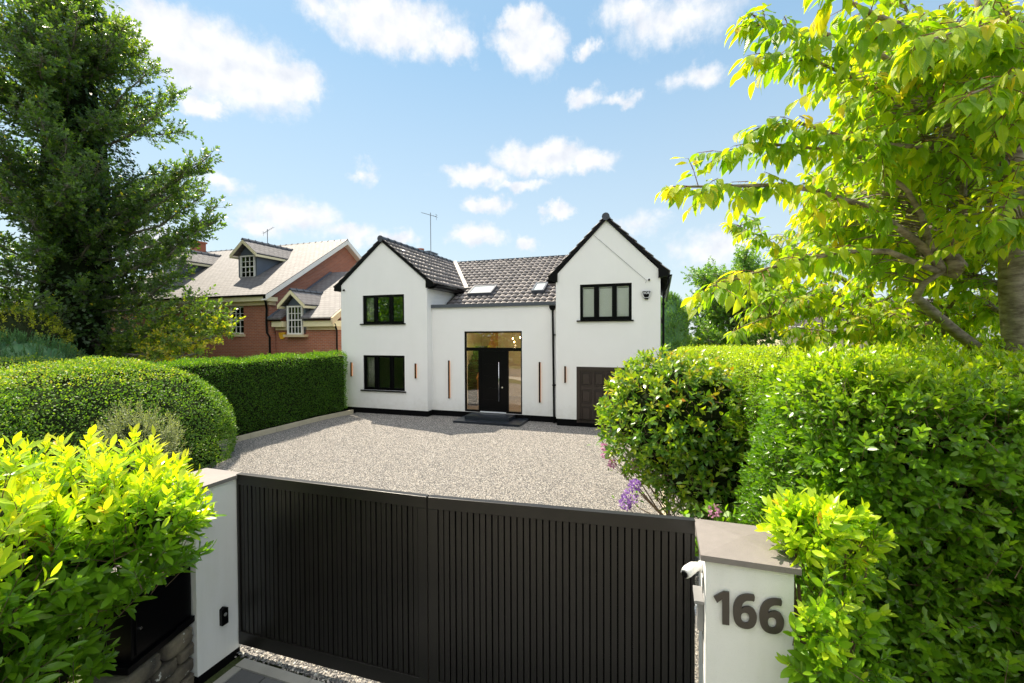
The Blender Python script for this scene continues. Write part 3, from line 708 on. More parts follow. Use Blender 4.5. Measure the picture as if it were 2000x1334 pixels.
# garage door
GX0, GX1, GZ0, GZ1 = -2.62, -0.30, 0.08, 1.92
f = MB(); f.box(GX0, GX1, YR+0.055, YR+0.09, GZ0, 1.80)
f.box(GX0, GX0+.11, YR+.02, YR+.055, GZ0, GZ1); f.box(GX1-.11, GX1, YR+.02, YR+.055, GZ0, GZ1); f.box(GX0+.11, GX1-.11, YR+.02, YR+.09, 1.80, GZ1)
gd = f.build('garage_door', 'garage_wood', house)
f = MB()
cols = [GX0+.16+i*0.415 for i in range(5)]
for cx in cols:
    for z0, z1 in ((0.16, 0.62), (0.74, 1.17), (1.31, 1.74)):
        for (a, b, c_, d_) in ((cx, cx+.31, z0, z0+.018), (cx, cx+.31, z1-.018, z1), (cx, cx+.018, z0+.018, z1-.018), (cx+.292, cx+.31, z0+.018, z1-.018)):
            f.box(a, b, YR+.022, YR+.055, c_, d_)
        f.box(cx+.045, cx+.265, YR+.036, YR+.055, z0+.045, z1-.045)
f.build('door_panels', 'garage_wood', gd, bevel=0.004)
# skylights lie in the middle roof
def onroof(x, y, h=0.0): return Vector((x, y, 6.65-sm*(20.4-y)+h))
def skylight(x0, x1, y0, y1):
    up = Vector((0, -sm, 1)).normalized()
    o, a, b_ = onroof(x0, y0), Vector((x1-x0, 0, 0)), onroof(x0, y1)-onroof(x0, y0)
    f = MB(); e = 0.07
    ea, eb = a.normalized()*e, b_.normalized()*e
    f.obox(o, a, eb, up*0.15); f.obox(o+b_-eb, a, eb, up*0.15); f.obox(o+eb, ea, b_-2*eb, up*0.15); f.obox(o+a-ea+eb, ea, b_-2*eb, up*0.15)
    s = f.build('skylight', 'fascia_grey', house)
    p = MB(); p.obox(o+ea+eb, a-2*ea, b_-2*eb, up*0.13); p.build('pane', 'skylight_glass', s)
skylight(-7.44, -6.40, 16.38, 17.10); skylight(-4.75, -4.25, 16.42, 17.15)
# rainwater pipes
def pipe(parent, path, mat='black_metal', r=0.035, clips=()):
    f = MB(); f.tube(path, r, 10)
    for z in clips: f.box(path[-1][0]-r-.02, path[-1][0]+r+.02, path[-1][1]-r-.004, path[-1][1]+r+.03, z-.02, z+.02)
    return f.build('downpipe', mat, parent, smooth=False)
p = pipe(house, [(-3.49, YM-0.06, 3.85), (-3.45, YM-0.06, -0.05)], clips=(1.25, 2.96))
f = MB(); f.prism([(-3.60, 3.96), (-3.38, 3.96), (-3.38, 3.88), (-3.44, 3.80), (-3.54, 3.80), (-3.60, 3.88)], 'y', YM-0.13, YM-0.005); f.build('hopper', 'black_metal', p)
pipe(house, [(0.22, YR+0.12, 4.76), (0.22, YR+0.12, 4.55), (0.10, YR+0.16, 4.30), (0.07, YR+0.18, 4.15), (0.07, YR+0.18, -0.05)], clips=(0.8, 2.4, 3.9))
# chimney behind the left roof
f = MB(); f.box(-13.15, -12.0, 21.4, 22.3, 5.0, 7.50); f.box(-13.2, -11.95, 21.35, 22.35, 7.50, 7.56); ch = f.build('chimney', 'lead', house)
f = MB(); f.tube([(-12.75, 21.8, 7.56), (-12.75, 21.8, 7.72), (-12.75, 21.8, 7.722), (-12.75, 21.8, 7.79)], [0.14, 0.13, 0.20, 0.19], 16); f.build('chimney_pot', 'terracotta', ch)
# doorstep
st = thing('doorstep', 'two dark slate steps in front of the black front door', 'steps', (-5.6, 14.1, 0))
f = MB(); f.box(-6.76, -4.37, 13.62, 14.70, -0.10, 0.035); f.build('lower_step', 'slate_step', st, bevel=0.004)
f = MB(); f.box(-6.50, -4.86, 14.0, 14.70, 0.036, 0.155); f.build('upper_step', 'slate_step', st, bevel=0.004)

# wall lights: slim black bars with warm strips down their sides
LG = 'slim vertical lights on the white house front'
for x, y, z0, z1, lab in ((-11.50, YL, 1.36, 1.92, 'short copper edged wall light beside the clipped hedge, left of the curtained window'),
                          (-8.63, YL, 1.36, 1.92, 'short copper edged wall light right of the curtained window'),
                          (-7.43, YM, 0.62, 2.03, 'tall copper edged wall light left of the front door'),
                          (-3.96, YM, 0.62, 2.03, 'tall black wall light between the front door and the drainpipe'),
                          (-2.985, YR, 1.38, 1.93, 'short black wall light between the drainpipe and the garage door')):
    w = thing('wall_light', lab, 'wall light', (x, y, z0), LG)
    f = MB(); f.box(x-.027, x+.027, y-.065, y-.05, z0, z1); f.box(x-.02, x+.02, y-.05, y-.001, z0+.01, z1-.01); f.build('bar', 'black_metal', w)
    f = MB(); f.box(x-.024, x-.0205, y-.046, y-.006, z0+.02, z1-.02); f.box(x+.0205, x+.024, y-.046, y-.006, z0+.02, z1-.02); f.build('light_strip', 'led_warm', w)
# alarm box
al = thing('alarm_box', 'black and silver shield shaped alarm box on the white right gable', 'alarm box', (-0.43, YR, 4.2))
def shield(w0, w1, w2, z0, z1, z2, x): return [(x-w0, z2), (x+w0, z2), (x+w0+.012, z2-.02), (x+w1, z1), (x+w2, z0), (x-w2, z0), (x-w1, z1), (x-w0-.012, z2-.02)]
f = MB(); f.prism(shield(.125, .085, .05, 4.055, 4.12, 4.325, -.43), 'y', YR-.06, YR-.002); f.build('body', 'black_metal', al)
f = MB(); f.prism(shield(.125, .085, .055, 4.095, 4.125, 4.325, -.43), 'y', YR-.068, YR-.061); f.build('badge', 'brushed_white', al)
f = MB(); f.prism(shield(.108, .07, .045, 4.11, 4.135, 4.305, -.43), 'y', YR-.072, YR-.0685); f.build('face', 'black_plinth', al)
text_mesh('VOE', 0.10, 0.004, Matrix.Translation((-.43, YR-.075, 4.245)) @ Matrix.Rotation(math.pi/2, 4, 'X'), 'lettering', 'brushed_white', al)
# small cameras
cg = 'small black cameras on the white house'
for x, y, z, lab in ((-11.83, YL, 4.75, 'tiny black camera high at the left corner of the white house'), (-0.35, YR, 4.66, 'tiny black camera under the right eave of the white house')):
    w = thing('security_camera', lab, 'camera', (x, y, z), cg)
    f = MB(); f.tube([(x, y-.001, z), (x, y-.03, z)], .04, 14); f.build('base', 'white_plastic' if x > -1 else 'black_metal', w)
    f = MB(); f.tube([(x, y-.03, z), (x, y-.06, z-.01), (x, y-.08, z-.02)], [.03, .03, .018], 12); f.build('lens', 'black_metal', w, smooth=True)
f = MB(); f.tube([(-2.05+1.62*t_/8, YR-.02, 6.16-1.52*t_/8-.0*math.sin(t_/8*math.pi)) for t_ in range(9)]+[(-.46, YR-.02, 4.56)], .006, 6)
tag(f.build('cable', 'grey_plastic'), 'thin grey cable running diagonally down the white right gable', 'cable')
# television aerials
def aerial(base, top, ang, n, label, L=0.75, r=.018):
    bx, by, bz = base; w = thing('aerial', label, 'aerial', base)
    f = MB(); f.tube([base, (top[0], top[1], top[2]+.12)], r, 8); f.build('mast', 'aerial_metal', w)
    f = MB(); d = Vector((math.cos(ang), math.sin(ang)*.9, 0)); up = Vector((0, 0, .33)); T = Vector(top)
    a, b_ = T-d*L*.62+up*L*.62, T+d*L*.42-up*L*.42
    f.tube([a, b_], .012, 6); f.build('boom', 'aerial_metal', w)
    f = MB(); s = Vector((-d.y, d.x, 0))
    for i in range(n):
        p = a+(b_-a)*(i/(n-1)); h = .09 if i < n-2 else .16
        f.tube([p-s*h, p+s*h], .006, 5)
    p = b_; f.tube([p+Vector((0, 0, .12)), p-Vector((0, 0, .16))], .008, 5); f.tube([p-s*.15+Vector((0, 0, .1)), p+s*.15+Vector((0, 0, .1))], .006, 5); f.build('elements', 'aerial_metal', w)
aerial((-10.72, 19.3, 5.9), (-10.73, 19.3, 8.85), 0.1, 9, 'tall thin television aerial rising behind the left gable of the white house')
# hall furniture
hl_ = bpy.data.lights.new('hall_light', 'POINT'); hl_.energy = 34; hl_.color = (1.0, 0.68, 0.38); hl_.shadow_soft_size = 0.05
hl = bpy.data.objects.new('hall_light', hl_); C.objects.link(hl); hl.location = (-5.3, 16.1, 2.55)   # the lit pendants seen in the hall
sta = thing('staircase', 'brown wooden staircase with balusters behind the left entrance glass', 'staircase', (-7.3, 16.6, .17))
f = MB()
for i in range(12): f.box(-7.8, -6.75, 18.2-i*.22, 18.45-i*.22, .17+(11-i)*.19, .17+(12-i)*.19) if False else f.box(-7.9+i*.0, -6.9, 16.0+i*.2, 16.2+i*.2, .17, .17+(i+1)*.19)
f.build('treads', 'dark_wood', sta)
f = MB()
for i in range(12):
    for k in (0, .1): f.box(-6.9, -6.87, 16.04+i*.2+k, 16.065+i*.2+k, .17+(i+1)*.19, .17+(i+1)*.19+.85)
f.build('balusters', 'warm_wood', sta)
f = MB(); f.obox((-6.92, 15.98, 1.19), (.06, 0, 0), (0, 2.4, 2.28), (0, 0, .06)); f.build('handrail', 'warm_wood', sta)
for x, y, z in ((-5.35, 15.9, 2.86), (-5.15, 16.2, 2.9), (-5.42, 16.3, 2.72)):
    w = thing('pendant_lamp', {-5.35: 'small lit pendant bulb, left one behind the glass over the front door', -5.15: 'small lit pendant bulb, highest behind the glass over the front door', -5.42: 'small lit pendant bulb, lowest behind the glass over the front door'}[x], 'lamp', (x, y, z), 'pendant bulbs in the hall')
    f = MB(); f.tube([(x, y, z), (x, y, 3.895)], .006, 6); f.build('flex', 'dark_wood', w)
    f = MB(); f.tube([(x, y, z-.07), (x, y, z-.055), (x, y, z-.02), (x, y, z)], [.006, .018, .018, .006], 10); f.build('bulb', 'bulb_warm', w, smooth=True)
sf = thing('sofa', 'pale sofa seen through the right entrance glass', 'sofa', (-4.3, 18.2, .17))
f = MB(); f.box(-5.0, -3.5, 17.6, 18.6, .25, .62); f.build('seat', 'curtain_cream', sf, bevel=.05)
f = MB(); f.box(-5.0, -3.5, 18.4, 18.75, .60, 1.15); f.build('backrest', 'curtain_cream', sf, bevel=.06)
f = MB(); f.box(-5.15, -4.98, 17.6, 18.7, .2, .85); f.build('armrest', 'curtain_cream', sf, bevel=.05)

# ------------------------------------------------------------------ red brick neighbour
nb = thing('brick_house', 'red brick house with grey slate roof, dormers and cream eaves behind the clipped hedge', 'house', (-20, 16.1, 0))
NX0, NX1, NY = -30.0, -17.62, 16.12
KP = (8.46-4.85)/(21.32-15.70)
def nroof(y): return 4.85+KP*(y-15.70)
f = MB()
wall(f, 'y', NY, 0.3, NX0, NX1, -0.1, 4.42, [(-20.19, -19.23, 3.05, 4.42), (-21.69, -20.76, 3.05, 4.42)])
yb = 26.9
wall(f, 'x', NX1-0.3, 0.3, NY+0.3, yb, -0.1, 4.85, top=[(yb-.1, 4.9), (21.32, 8.28), (NY+.3, 4.9)])
wall(f, 'x', NX0, 0.3, NY+0.3, yb, -0.1, 4.85, top=[(yb-.1, 4.9), (21.32, 8.28), (NY+.3, 4.9)])
f.build('wall', 'red_brick', nb)
f = MB(); f.box(NX0, NX1+.10, NY-.12, NY+.3, 4.42, 4.60); f.build('frieze', 'buff_stone', nb)
f = MB(); f.box(NX0, NX1+.22, NY-.34, NY+.3, 4.602, 4.80); f.build('eaves', 'cream_paint', nb)
def gutter(f, x0, x1, y, z, r=.06):
    f.prism([(y+r*math.cos(a), z+r*math.sin(a)) for a in [math.pi+i*math.pi/8 for i in range(9)]], 'x', x0, x1)
f = MB(); gutter(f, NX0, NX1+.3, NY-.42, 4.87); f.build('gutter', 'black_metal', nb)
f = MB()
f.obox((NX0, 15.68, nroof(15.68)), (NX1+.32-NX0, 0, 0), (0, 21.32-15.68, nroof(21.32)-nroof(15.68)), (0, -.02, .06))
f.obox((NX0, 21.32, nroof(21.32)), (NX1+.32-NX0, 0, 0), (0, 5.6, -5.6*KP), (0, .02, .06))
f.build('roof', 'slate_roof', nb)
f = MB()
for sg, y0, y1 in ((1, 15.66, 21.32), (-1, 21.32, 26.95)):
    z0 = nroof(15.66) if sg == 1 else nroof(21.32); z1 = nroof(21.32) if sg == 1 else nroof(15.69)
    f.obox((NX1+.30, y0, z0-.20), (.035, 0, 0), (0, y1-y0, z1-z0), (0, 0, .235))
    f.obox((NX1+.002, y0, z0-.21), (.297, 0, 0), (0, y1-y0, z1-z0), (0, 0, .03))
f.build('bargeboard', 'white_paint', nb)
def ridge_v(f, a, b, w=.13, step=.45):
    a, b = Vector(a), Vector(b); n = max(1, int((b-a).length/step)); d = (b-a)/n; s = d.cross(Vector((0, 0, 1))).normalized()
    for i in range(n):
        for (t0, t1, ww, hh) in ((0, .88, w, .0), (.88, 1, w+.03, .03)):
            p, q = a+d*(i+t0), a+d*(i+t1)
            up = Vector((0, 0, hh))
            f.add([p-s*ww-Vector((0, 0, ww*.75)), p+up+Vector((0, 0, .03)), p+s*ww-Vector((0, 0, ww*.75)), q-s*ww-Vector((0, 0, ww*.75)), q+up+Vector((0, 0, .03)), q+s*ww-Vector((0, 0, ww*.75))],
                  [(0, 1, 4, 3), (1, 2, 5, 4), (0, 2, 1), (3, 4, 5)])
f = MB(); ridge_v(f, (NX0, 21.32, 8.53), (NX1+.32, 21.32, 8.53)); f.build('ridge_tiles', 'ridge_tile', nb)
def sash(parent, x0, x1, z0, z1, y, rows=(2, 2), cols=3, name='window'):
    f = MB(); e = .07; zm = z0+(z1-z0)*.5
    f.box(x0, x1, y, y+.09, z0, z0+e); f.box(x0, x1, y, y+.09, z1-e, z1); f.box(x0, x0+e, y, y+.09, z0+e, z1-e); f.box(x1-e, x1, y, y+.09, z0+e, z1-e)
    f.box(x0+e, x1-e, y+.01, y+.07, zm-.025, zm+.025)
    for i in range(1, cols):
        x = x0+e+(x1-x0-2*e)*i/cols; f.box(x-.012, x+.012, y+.02, y+.05, z0+e, zm-.025); f.box(x-.012, x+.012, y+.02, y+.05, zm+.025, z1-e)
    for a, b, r in ((z0+e, zm-.025, rows[0]), (zm+.025, z1-e, rows[1])):
        for i in range(1, r):
            z = a+(b-a)*i/r; f.box(x0+e, x1-e, y+.022, y+.048, z-.012, z+.012)
    w = f.build(name, 'white_paint', parent)
    p = MB(); p.box(x0+e, x1-e, y+.052, y+.058, z0+e, z1-e); p.build('pane', 'glass_pane', w)
    p = MB(); p.box(x0+e, x1-e, y+.35, y+.36, z0+e, z1-e); p.build('dark_room', 'interior_grey', w)
    return w
for x0, x1 in ((-20.19, -19.23), (-21.69, -20.76)):
    w = sash(nb, x0, x1, 3.05, 4.42, NY+.06)
    f = MB(); f.box(x0-.06, x1+.1, NY-.08, NY+.1, 2.93, 3.048); f.build('sill', 'buff_stone', w)
# dormers
def dormer(xc, wx, yf, zb, ze, za, over, ridge_back, zroof, low=False):
    """xc centre, wx half width, yf face y, zb bottom, ze eaves z, za apex z"""
    s = (za-ze)/over; root = MB()
    yb_ = ridge_back
    for sg in (-1, 1):
        x = xc+sg*wx
        # cheek: triangle running back into the slope
        ybk = yf+(ze-zroof(yf))/KP
        root.prism([(yf+.01, zroof(yf)-.25), (yf+.01, ze+.02), (ybk+.3, ze+.02), (ybk+.3, ze-.1)], 'x', x-.04, x+.04)
    root.prism([(xc-wx+.05, ze+.025), (xc+wx-.05, ze+.025), (xc, za-.12-(0))], 'y', yf+.02, yf+.08)
    if not low: root.box(xc-wx+.041, xc+wx-.041, yf+.02, yf+.06, zb-.35, zb)
    d = root.build('dormer', 'lead', nb)
    f = MB()
    for sg in (-1, 1):
        a = Vector((xc, yf-.28, za)); b = Vector((xc+sg*over, yf-.28, ze-.0))
        yend_top = yf+(za-zroof(yf))/KP+.05; yend_bot = yf+(ze-zroof(yf))/KP+.1
        up = Vector((0, 0, .05))
        f.add([a, b, Vector((b.x, yend_bot, b.z)), Vector((a.x, yend_top, a.z)), a+up, b+up, Vector((b.x, yend_bot, b.z))+up, Vector((a.x, yend_top, a.z))+up],
              [(0, 1, 2, 3), (4, 7, 6, 5), (0, 4, 5, 1), (1, 5, 6, 2), (2, 6, 7, 3), (3, 7, 4, 0)])
    f.build('dormer_roof', 'slate_dormer', d)
    f = MB()
    for sg in (-1, 1):
        a = Vector((xc, yf-.29, za-.16)); b = Vector((xc+sg*(over+.01), yf-.29, ze-.16))
        f.obox(a, b-a, (0, .04, 0), (0, 0, .185))
        f.box(xc+sg*(over-.10), xc+sg*(over+.0), yf-.245, yf+(ze-zroof(yf))/KP, ze-.14, ze-.03)
    f.build('bargeboard', 'cream_paint', d)
    f = MB(); ridge_v(f, (xc, yf-.3, za+.09), (xc, yf+(za-zroof(yf))/KP, za+.09), .10, .38); f.build('ridge_tiles', 'ridge_tile', d)
    return d
for i, xc in enumerate((-20.52, -26.25)):
    d = dormer(xc, .60, 17.47, 5.98, 7.18, 7.92, .90, 20.3, nroof)
    sash(d, xc-.50, xc+.50, 5.98, 7.17, 17.44)
# low side wing
LY, LXa, LXb = 16.45, -17.6, -14.05
def lroof(y): return 3.72+KP*(y-15.98)
f = MB(); wall(f, 'y', LY, .3, LXa+.02, LXb, -.1, 3.22, [(-16.66, -15.76, 3.02, 3.22)]); wall(f, 'x', LXb-.3, .3, LY+.3, 23, -.1, 3.5, top=[(23, 5.2), (20.1, 6.2), (LY+.3, 3.85)])
f.build('side_wall', 'red_brick', nb)
for a, b in ((LXa+.1, -16.80), (-15.62, LXb+.08)): f = MB(); f.box(a, b, LY-.1, LY+.3, 3.222, 3.38); f.build('frieze', 'buff_stone', nb)
for a, b in ((LXa+.1, -16.86), (-15.60, LXb+.15)): f = MB(); f.box(a, b, LY-.32, LY+.3, 3.382, 3.64); f.build('eaves', 'cream_paint', nb)
for a, b in ((LXa+.02, -16.95), (-15.55, LXb+.2)): f = MB(); gutter(f, a, b, LY-.40, 3.71); f.build('gutter', 'black_metal', nb)
f = MB()
a, b = -16.78, -15.64
for x0, x1, y0 in ((LXa+.01, a, 15.98), (a, b, 16.9), (b, LXb+.15, 15.98)):
    f.obox((x0, y0, lroof(y0)), (x1-x0-.002, 0, 0), (0, 20.2-y0, lroof(20.2)-lroof(y0)), (0, -.02, .06))
f.build('side_roof', 'slate_roof', nb)
f = MB(); f.obox((LXb+.16, 15.95, lroof(15.95)-.24), (.10, 0, 0), (0, 4.3, 4.3*KP), (0, 0, .30)); f.build('coping', 'buff_stone', nb)
f = MB(); f.obox((LXa+.0, 15.98, lroof(15.98)+.065), (.14, 0, 0), (0, 4.2, 4.2*KP), (0, 0, .05)); f.build('flashing', 'lead', nb)
d = dormer(-16.21, .52, 16.28, 3.04, 4.37, 5.05, .78, 18, lroof, True)
w = sash(d, -16.66, -15.76, 3.02, 4.36, 16.22, cols=4)
f = MB(); f.box(-16.86, -15.62, 16.18, 16.5, 2.90, 3.018); f.build('sill', 'buff_stone', w)
f = MB(); f.tube([(-17.52, 15.75, 4.80), (-17.52, 15.85, 4.5), (-17.66, 16.02, 4.25), (-17.70, 16.03, 3.6), (-17.66, 16.02, 3.1), (-17.5, 16.02, 2.9), (-17.48, 16.02, -.1)], .05, 8); f.build('downpipe', 'black_metal', nb)
f = MB(); f.tube([(-13.98, 16.1, 3.68), (-13.92, 16.25, 3.45), (-13.95, 16.4, 3.2), (-13.95, 16.4, -.1)], .04, 8); f.build('downpipe', 'black_metal', nb)
f2 = MB(); f2.box(-29.7, -29.05, 21.0, 21.6, 8.0, 9.15); f2.box(-29.76, -28.99, 20.94, 21.66, 9.15, 9.25); f2.build('chimney', 'terracotta', nb)
al = thing('alarm_box', 'yellow shield shaped alarm box on the red brick wall beside the drainpipe', 'alarm box', (-17.15, LY, 3.0))
f = MB(); f.prism([(-17.33, 3.12), (-16.97, 3.12), (-16.95, 3.08), (-17.02, 2.86), (-17.08, 2.80), (-17.22, 2.80), (-17.28, 2.86), (-17.35, 3.08)], 'y', LY-.07, LY-.002); f.build('body', 'yellow_plastic', al, bevel=.006)
f = MB(); f.prism([(-17.30, 3.10), (-17.0, 3.10), (-17.02, 3.03), (-17.28, 3.03)], 'y', LY-.078, LY-.072); f.build('cap', 'yellow_plastic', al)
aerial((-24.1, 22.0, 7.9), (-24.1, 22.0, 9.72), 3.05, 8, 'short television aerial on the slate roof of the brick house', .9, .022)

# ------------------------------------------------------------------ bungalow on the right
bg_ = thing('bungalow', 'cream bungalow with a dark tiled roof seen behind the cherry tree branches', 'bungalow', (10, 23.2, 0))
f = MB(); wall(f, 'y', 23.2, .25, 5.2, 17, 0, 3.02, [(6.7, 8.1, 1.0, 2.2), (9.4, 10.4, 1.0, 2.2), (12.0, 13.6, 1.0, 2.2)]); wall(f, 'x', 5.2, .25, 23.45, 29, 0, 3.02, top=[(26.2, 4.3)]); f.build('wall', 'cream_paint', bg_)
f = MB(); f.obox((4.9, 22.75, 3.28), (12.6, 0, 0), (0, 3.45, 1.25), (0, 0, .08)); f.obox((4.9, 26.2, 4.53), (12.6, 0, 0), (0, 3.45, -1.25), (0, 0, .08)); f.build('roof', 'dark_tile_roof', bg_)
f = MB(); f.box(4.9, 17.5, 22.72, 22.75, 3.02, 3.30); f.box(4.9, 17.5, 22.75, 23.2, 3.022, 3.06); f.obox((4.86, 22.73, 3.1), (.04, 0, 0), (0, 3.47, 1.25), (0, 0, .26)); f.build('fascia', 'white_paint', bg_)
f = MB(); gutter(f, 4.9, 17.5, 22.66, 3.27); f.build('gutter', 'white_plastic', bg_)
for x0, x1 in ((6.7, 8.1), (9.4, 10.4), (12.0, 13.6)): sash(bg_, x0, x1, 1.0, 2.2, 23.24, (1, 1), 2)
gh = thing('garden_building', 'white gabled building with a grey roof edge behind the cherry trunk on the far right', 'building', (9.5, 16.5, 0))
f = MB(); wall(f, 'y', 16.5, .2, 8.3, 12.5, 0, 2.9, top=[(10.4, 4.1)]); wall(f, 'x', 8.3, .2, 16.7, 20, 0, 2.9); f.build('wall', 'white_render', gh)
f = MB()
for sg in (-1, 1): f.obox((10.4, 16.2, 4.22), (sg*2.3, 0, -1.32), (0, 4, 0), (0, 0, .09))
f.build('roof', 'fascia_grey', gh)

# ------------------------------------------------------------------ gate and pillars
GZ = 1.635
def leaf(p0, p1, label, hinge_first):
    p0, p1 = Vector((*p0, 0)), Vector((*p1, 0)); L = (p1-p0).length; d = (p1-p0)/L; nrm = Vector((d.y, -d.x, 0))   # towards the street
    if nrm.y > 0: nrm = -nrm
    w = thing('gate_leaf', label, 'gate', tuple(p0 if hinge_first else p1), 'leaves of the black driveway gate')
    def B(f, a, b, t0, t1, z0, z1): f.obox(p0+d*a-nrm*t1+Vector((0, 0, z0)), d*(b-a), nrm*(t1-t0), (0, 0, z1-z0))
    zb = -0.055
    f = MB(); B(f, 0, L, -.03, .03, GZ-.10, GZ)
    f.build('top_rail', 'gate_metal', w, bevel=.003)
    f = MB(); B(f, 0.0, L, -.03, .03, zb, zb+.13); f.build('bottom_rail', 'gate_metal', w, bevel=.003)
    f = MB(); sL, sR = (.025, .085) if hinge_first else (.085, .025)
    B(f, 0, sL, -.029, .029, zb+.131, GZ-.101); f.build('stile', 'gate_metal', w, bevel=.003)
    f = MB(); B(f, L-sR, L, -.029, .029, zb+.131, GZ-.101); f.build('stile', 'gate_metal', w, bevel=.003)
    f = MB(); B(f, sL, L-sR, .004, .014, zb+.131, GZ-.101); f.build('back_panel', 'black_plinth', w)
    f = MB()
    n = int((L-sL-sR)/.052); pw = (L-sL-sR)/n
    for i in range(n):
        a = sL+i*pw
        dv = 0.006 if i % 3 == 0 else 0
        B(f, a+.006, a+pw-.006, -.020+dv, .0035, zb+.131, GZ-.101)
    f.build('slat_panel', 'gate_metal', w)
    f = MB()
    x = .04 if hinge_first else L-.04
    for z in (.12, 1.3): f.tube([p0+d*x-nrm*.03+Vector((0, 0, z)), p0+d*x-nrm*.03+Vector((0, 0, z+.12))], .016, 8)
    f.build('hinge', 'black_metal', w)
leaf((-3.955, 3.235), (-1.865, 3.275), 'left leaf of the black ribbed driveway gate, hung on the left pillar', True)
leaf((-1.855, 3.277), (0.235, 3.465), 'right leaf of the black ribbed driveway gate, hung on the numbered pillar', False)
def pillar(x0, x1, y0, y1, label, peak):
    w = thing('gate_pillar', label, 'gate pillar', ((x0+x1)/2, (y0+y1)/2, -.15), 'white pillars of the driveway gate')
    f = MB(); f.box(x0, x1, y0, y1, -.10, GZ-.045); f.build('shaft', 'pillar_render', w, bevel=.004)
    f = MB(); f.box(x0+.012, x1-.008, y0+.012, y1-.012, -.3, -.101); f.build('plinth', 'black_plinth', w)
    o = .03; f = MB(); X0, X1, Y0, Y1 = x0-o, x1+o, y0-o, y1+o; z0, z1 = GZ-.044, GZ-.008
    c_ = ((x0+x1)/2, (y0+y1)/2, GZ+peak)
    f.add([(X0, Y0, z0), (X1, Y0, z0), (X1, Y1, z0), (X0, Y1, z0), (X0, Y0, z1), (X1, Y0, z1), (X1, Y1, z1), (X0, Y1, z1), c_],
          [(0, 3, 2, 1), (0, 1, 5, 4), (1, 2, 6, 5), (2, 3, 7, 6), (3, 0, 4, 7), (4, 5, 8), (5, 6, 8), (6, 7, 8), (7, 4, 8)])
    f.build('cap', 'concrete_cap', w)
    return w
pillar(-4.43, -3.97, 2.81, 3.25, 'white gate pillar on the left, half hidden by the bright laurel', .012)
pr_ = pillar(.265, .745, 2.96, 3.47, 'white gate pillar on the right bearing dark house numbers', .02)
pr_['label'] = 'white gate pillar on the right bearing dark house numbers'
ONE = [(0.3099, 1.3728), (0.3649, 1.4153), (0.3975, 1.4170), (0.3983, 1.2130), (0.3588, 1.2107), (0.3582, 1.3675), (0.3293, 1.3382)]
SIX = [(0.5370, 1.4246), (0.5336, 1.3841), (0.5218, 1.3869), (0.5057, 1.3854), (0.4924, 1.3821), (0.4799, 1.3738), (0.4703, 1.3595), (0.4652, 1.3417), (0.4638, 1.3264), (0.4741, 1.3385), (0.4874, 1.3461), (0.5029, 1.3499), (0.5169, 1.3477), (0.5294, 1.3401), (0.5389, 1.3271), (0.5456, 1.3118), (0.5478, 1.2932), (0.5465, 1.2730), (0.5414, 1.2521), (0.5328, 1.2345), (0.5211, 1.2221), (0.5050, 1.2128), (0.4880, 1.2092), (0.4695, 1.2095), (0.4508, 1.2148), (0.4366, 1.2261), (0.4260, 1.2432), (0.4207, 1.2640), (0.4183, 1.2888), (0.4182, 1.3140), (0.4204, 1.3397), (0.4263, 1.3619), (0.4360, 1.3830), (0.4493, 1.3998), (0.4649, 1.4119), (0.4819, 1.4201), (0.5018, 1.4246), (0.5202, 1.4256)]
HOLE = [(0.4854, 1.3089), (0.4950, 1.3075), (0.5024, 1.2998), (0.5068, 1.2882), (0.5076, 1.2742), (0.5055, 1.2613), (0.5004, 1.2519), (0.4915, 1.2459), (0.4827, 1.2449), (0.4738, 1.2481), (0.4663, 1.2566), (0.4625, 1.2684), (0.4617, 1.2824), (0.4646, 1.2956), (0.4735, 1.3049)]
def chaikin(p):
    q = []
    for i in range(len(p)):
        a, b = p[i], p[(i+1) % len(p)]
        q += [(a[0]*.75+b[0]*.25, a[1]*.75+b[1]*.25), (a[0]*.25+b[0]*.75, a[1]*.25+b[1]*.75)]
    return q
MD = Matrix.Translation((0, 2.96-.012, 0)) @ Matrix.Rotation(math.pi/2, 4, 'X')
curve_mesh([ONE], .012, MD, 'number', 'number_metal', pr_)
S2 = (0.1430, 0.0)
for dx in (0, S2[0]):
    curve_mesh([chaikin([(x+dx, z+S2[1]) for x, z in SIX]), chaikin([(x+dx, z+S2[1]) for x, z in HOLE])], .012, MD, 'number', 'number_metal', pr_)
# things on the right pillar
w = thing('security_camera', 'white bullet camera on the left side of the numbered gate pillar', 'camera', (.265, 3.1, 1.42))
f = MB(); f.tube([(.262, 3.14, 1.45), (.24, 3.14, 1.45)], .036, 16); f.build('base', 'white_plastic', w, smooth=True)
f = MB(); f.tube([(.24, 3.14, 1.455), (.20, 3.08, 1.468), (.165, 3.03, 1.462), (.148, 3.005, 1.455)], [.024, .034, .036, .030], 16); f.build('body', 'white_plastic', w, smooth=True)
f = MB(); f.tube([(.148, 3.005, 1.455), (.142, 2.998, 1.452)], .022, 14); f.build('lens', 'black_metal', w)
w = thing('intercom', 'grey and silver gate intercom on the left side of the numbered pillar', 'intercom', (.265, 3.12, 1.1))
f = MB(); f.box(.225, .264, 3.04, 3.16, 1.08, 1.26); f.prism([(3.02, 1.262), (3.18, 1.262), (3.18, 1.30), (3.02, 1.285)], 'x', .205, .264); f.build('body', 'grey_plastic', w, bevel=.004)
f = MB(); f.box(.214, .2245, 3.05, 3.15, 1.09, 1.17); f.build('panel', 'silver', w)
f = MB(); f.tube([(.216, 3.10, 1.21), (.2245, 3.10, 1.21)], .022, 14); f.build('lens', 'pale_screen', w)
f = MB(); f.box(.257, .2645, 3.085, 3.10, .84, 1.075); f.box(.257, .2645, 3.085, 3.10, 1.305, 1.40); tag(f.build('conduit', 'grey_plastic'), 'thin grey cable cover above and below the gate intercom', 'cable cover')
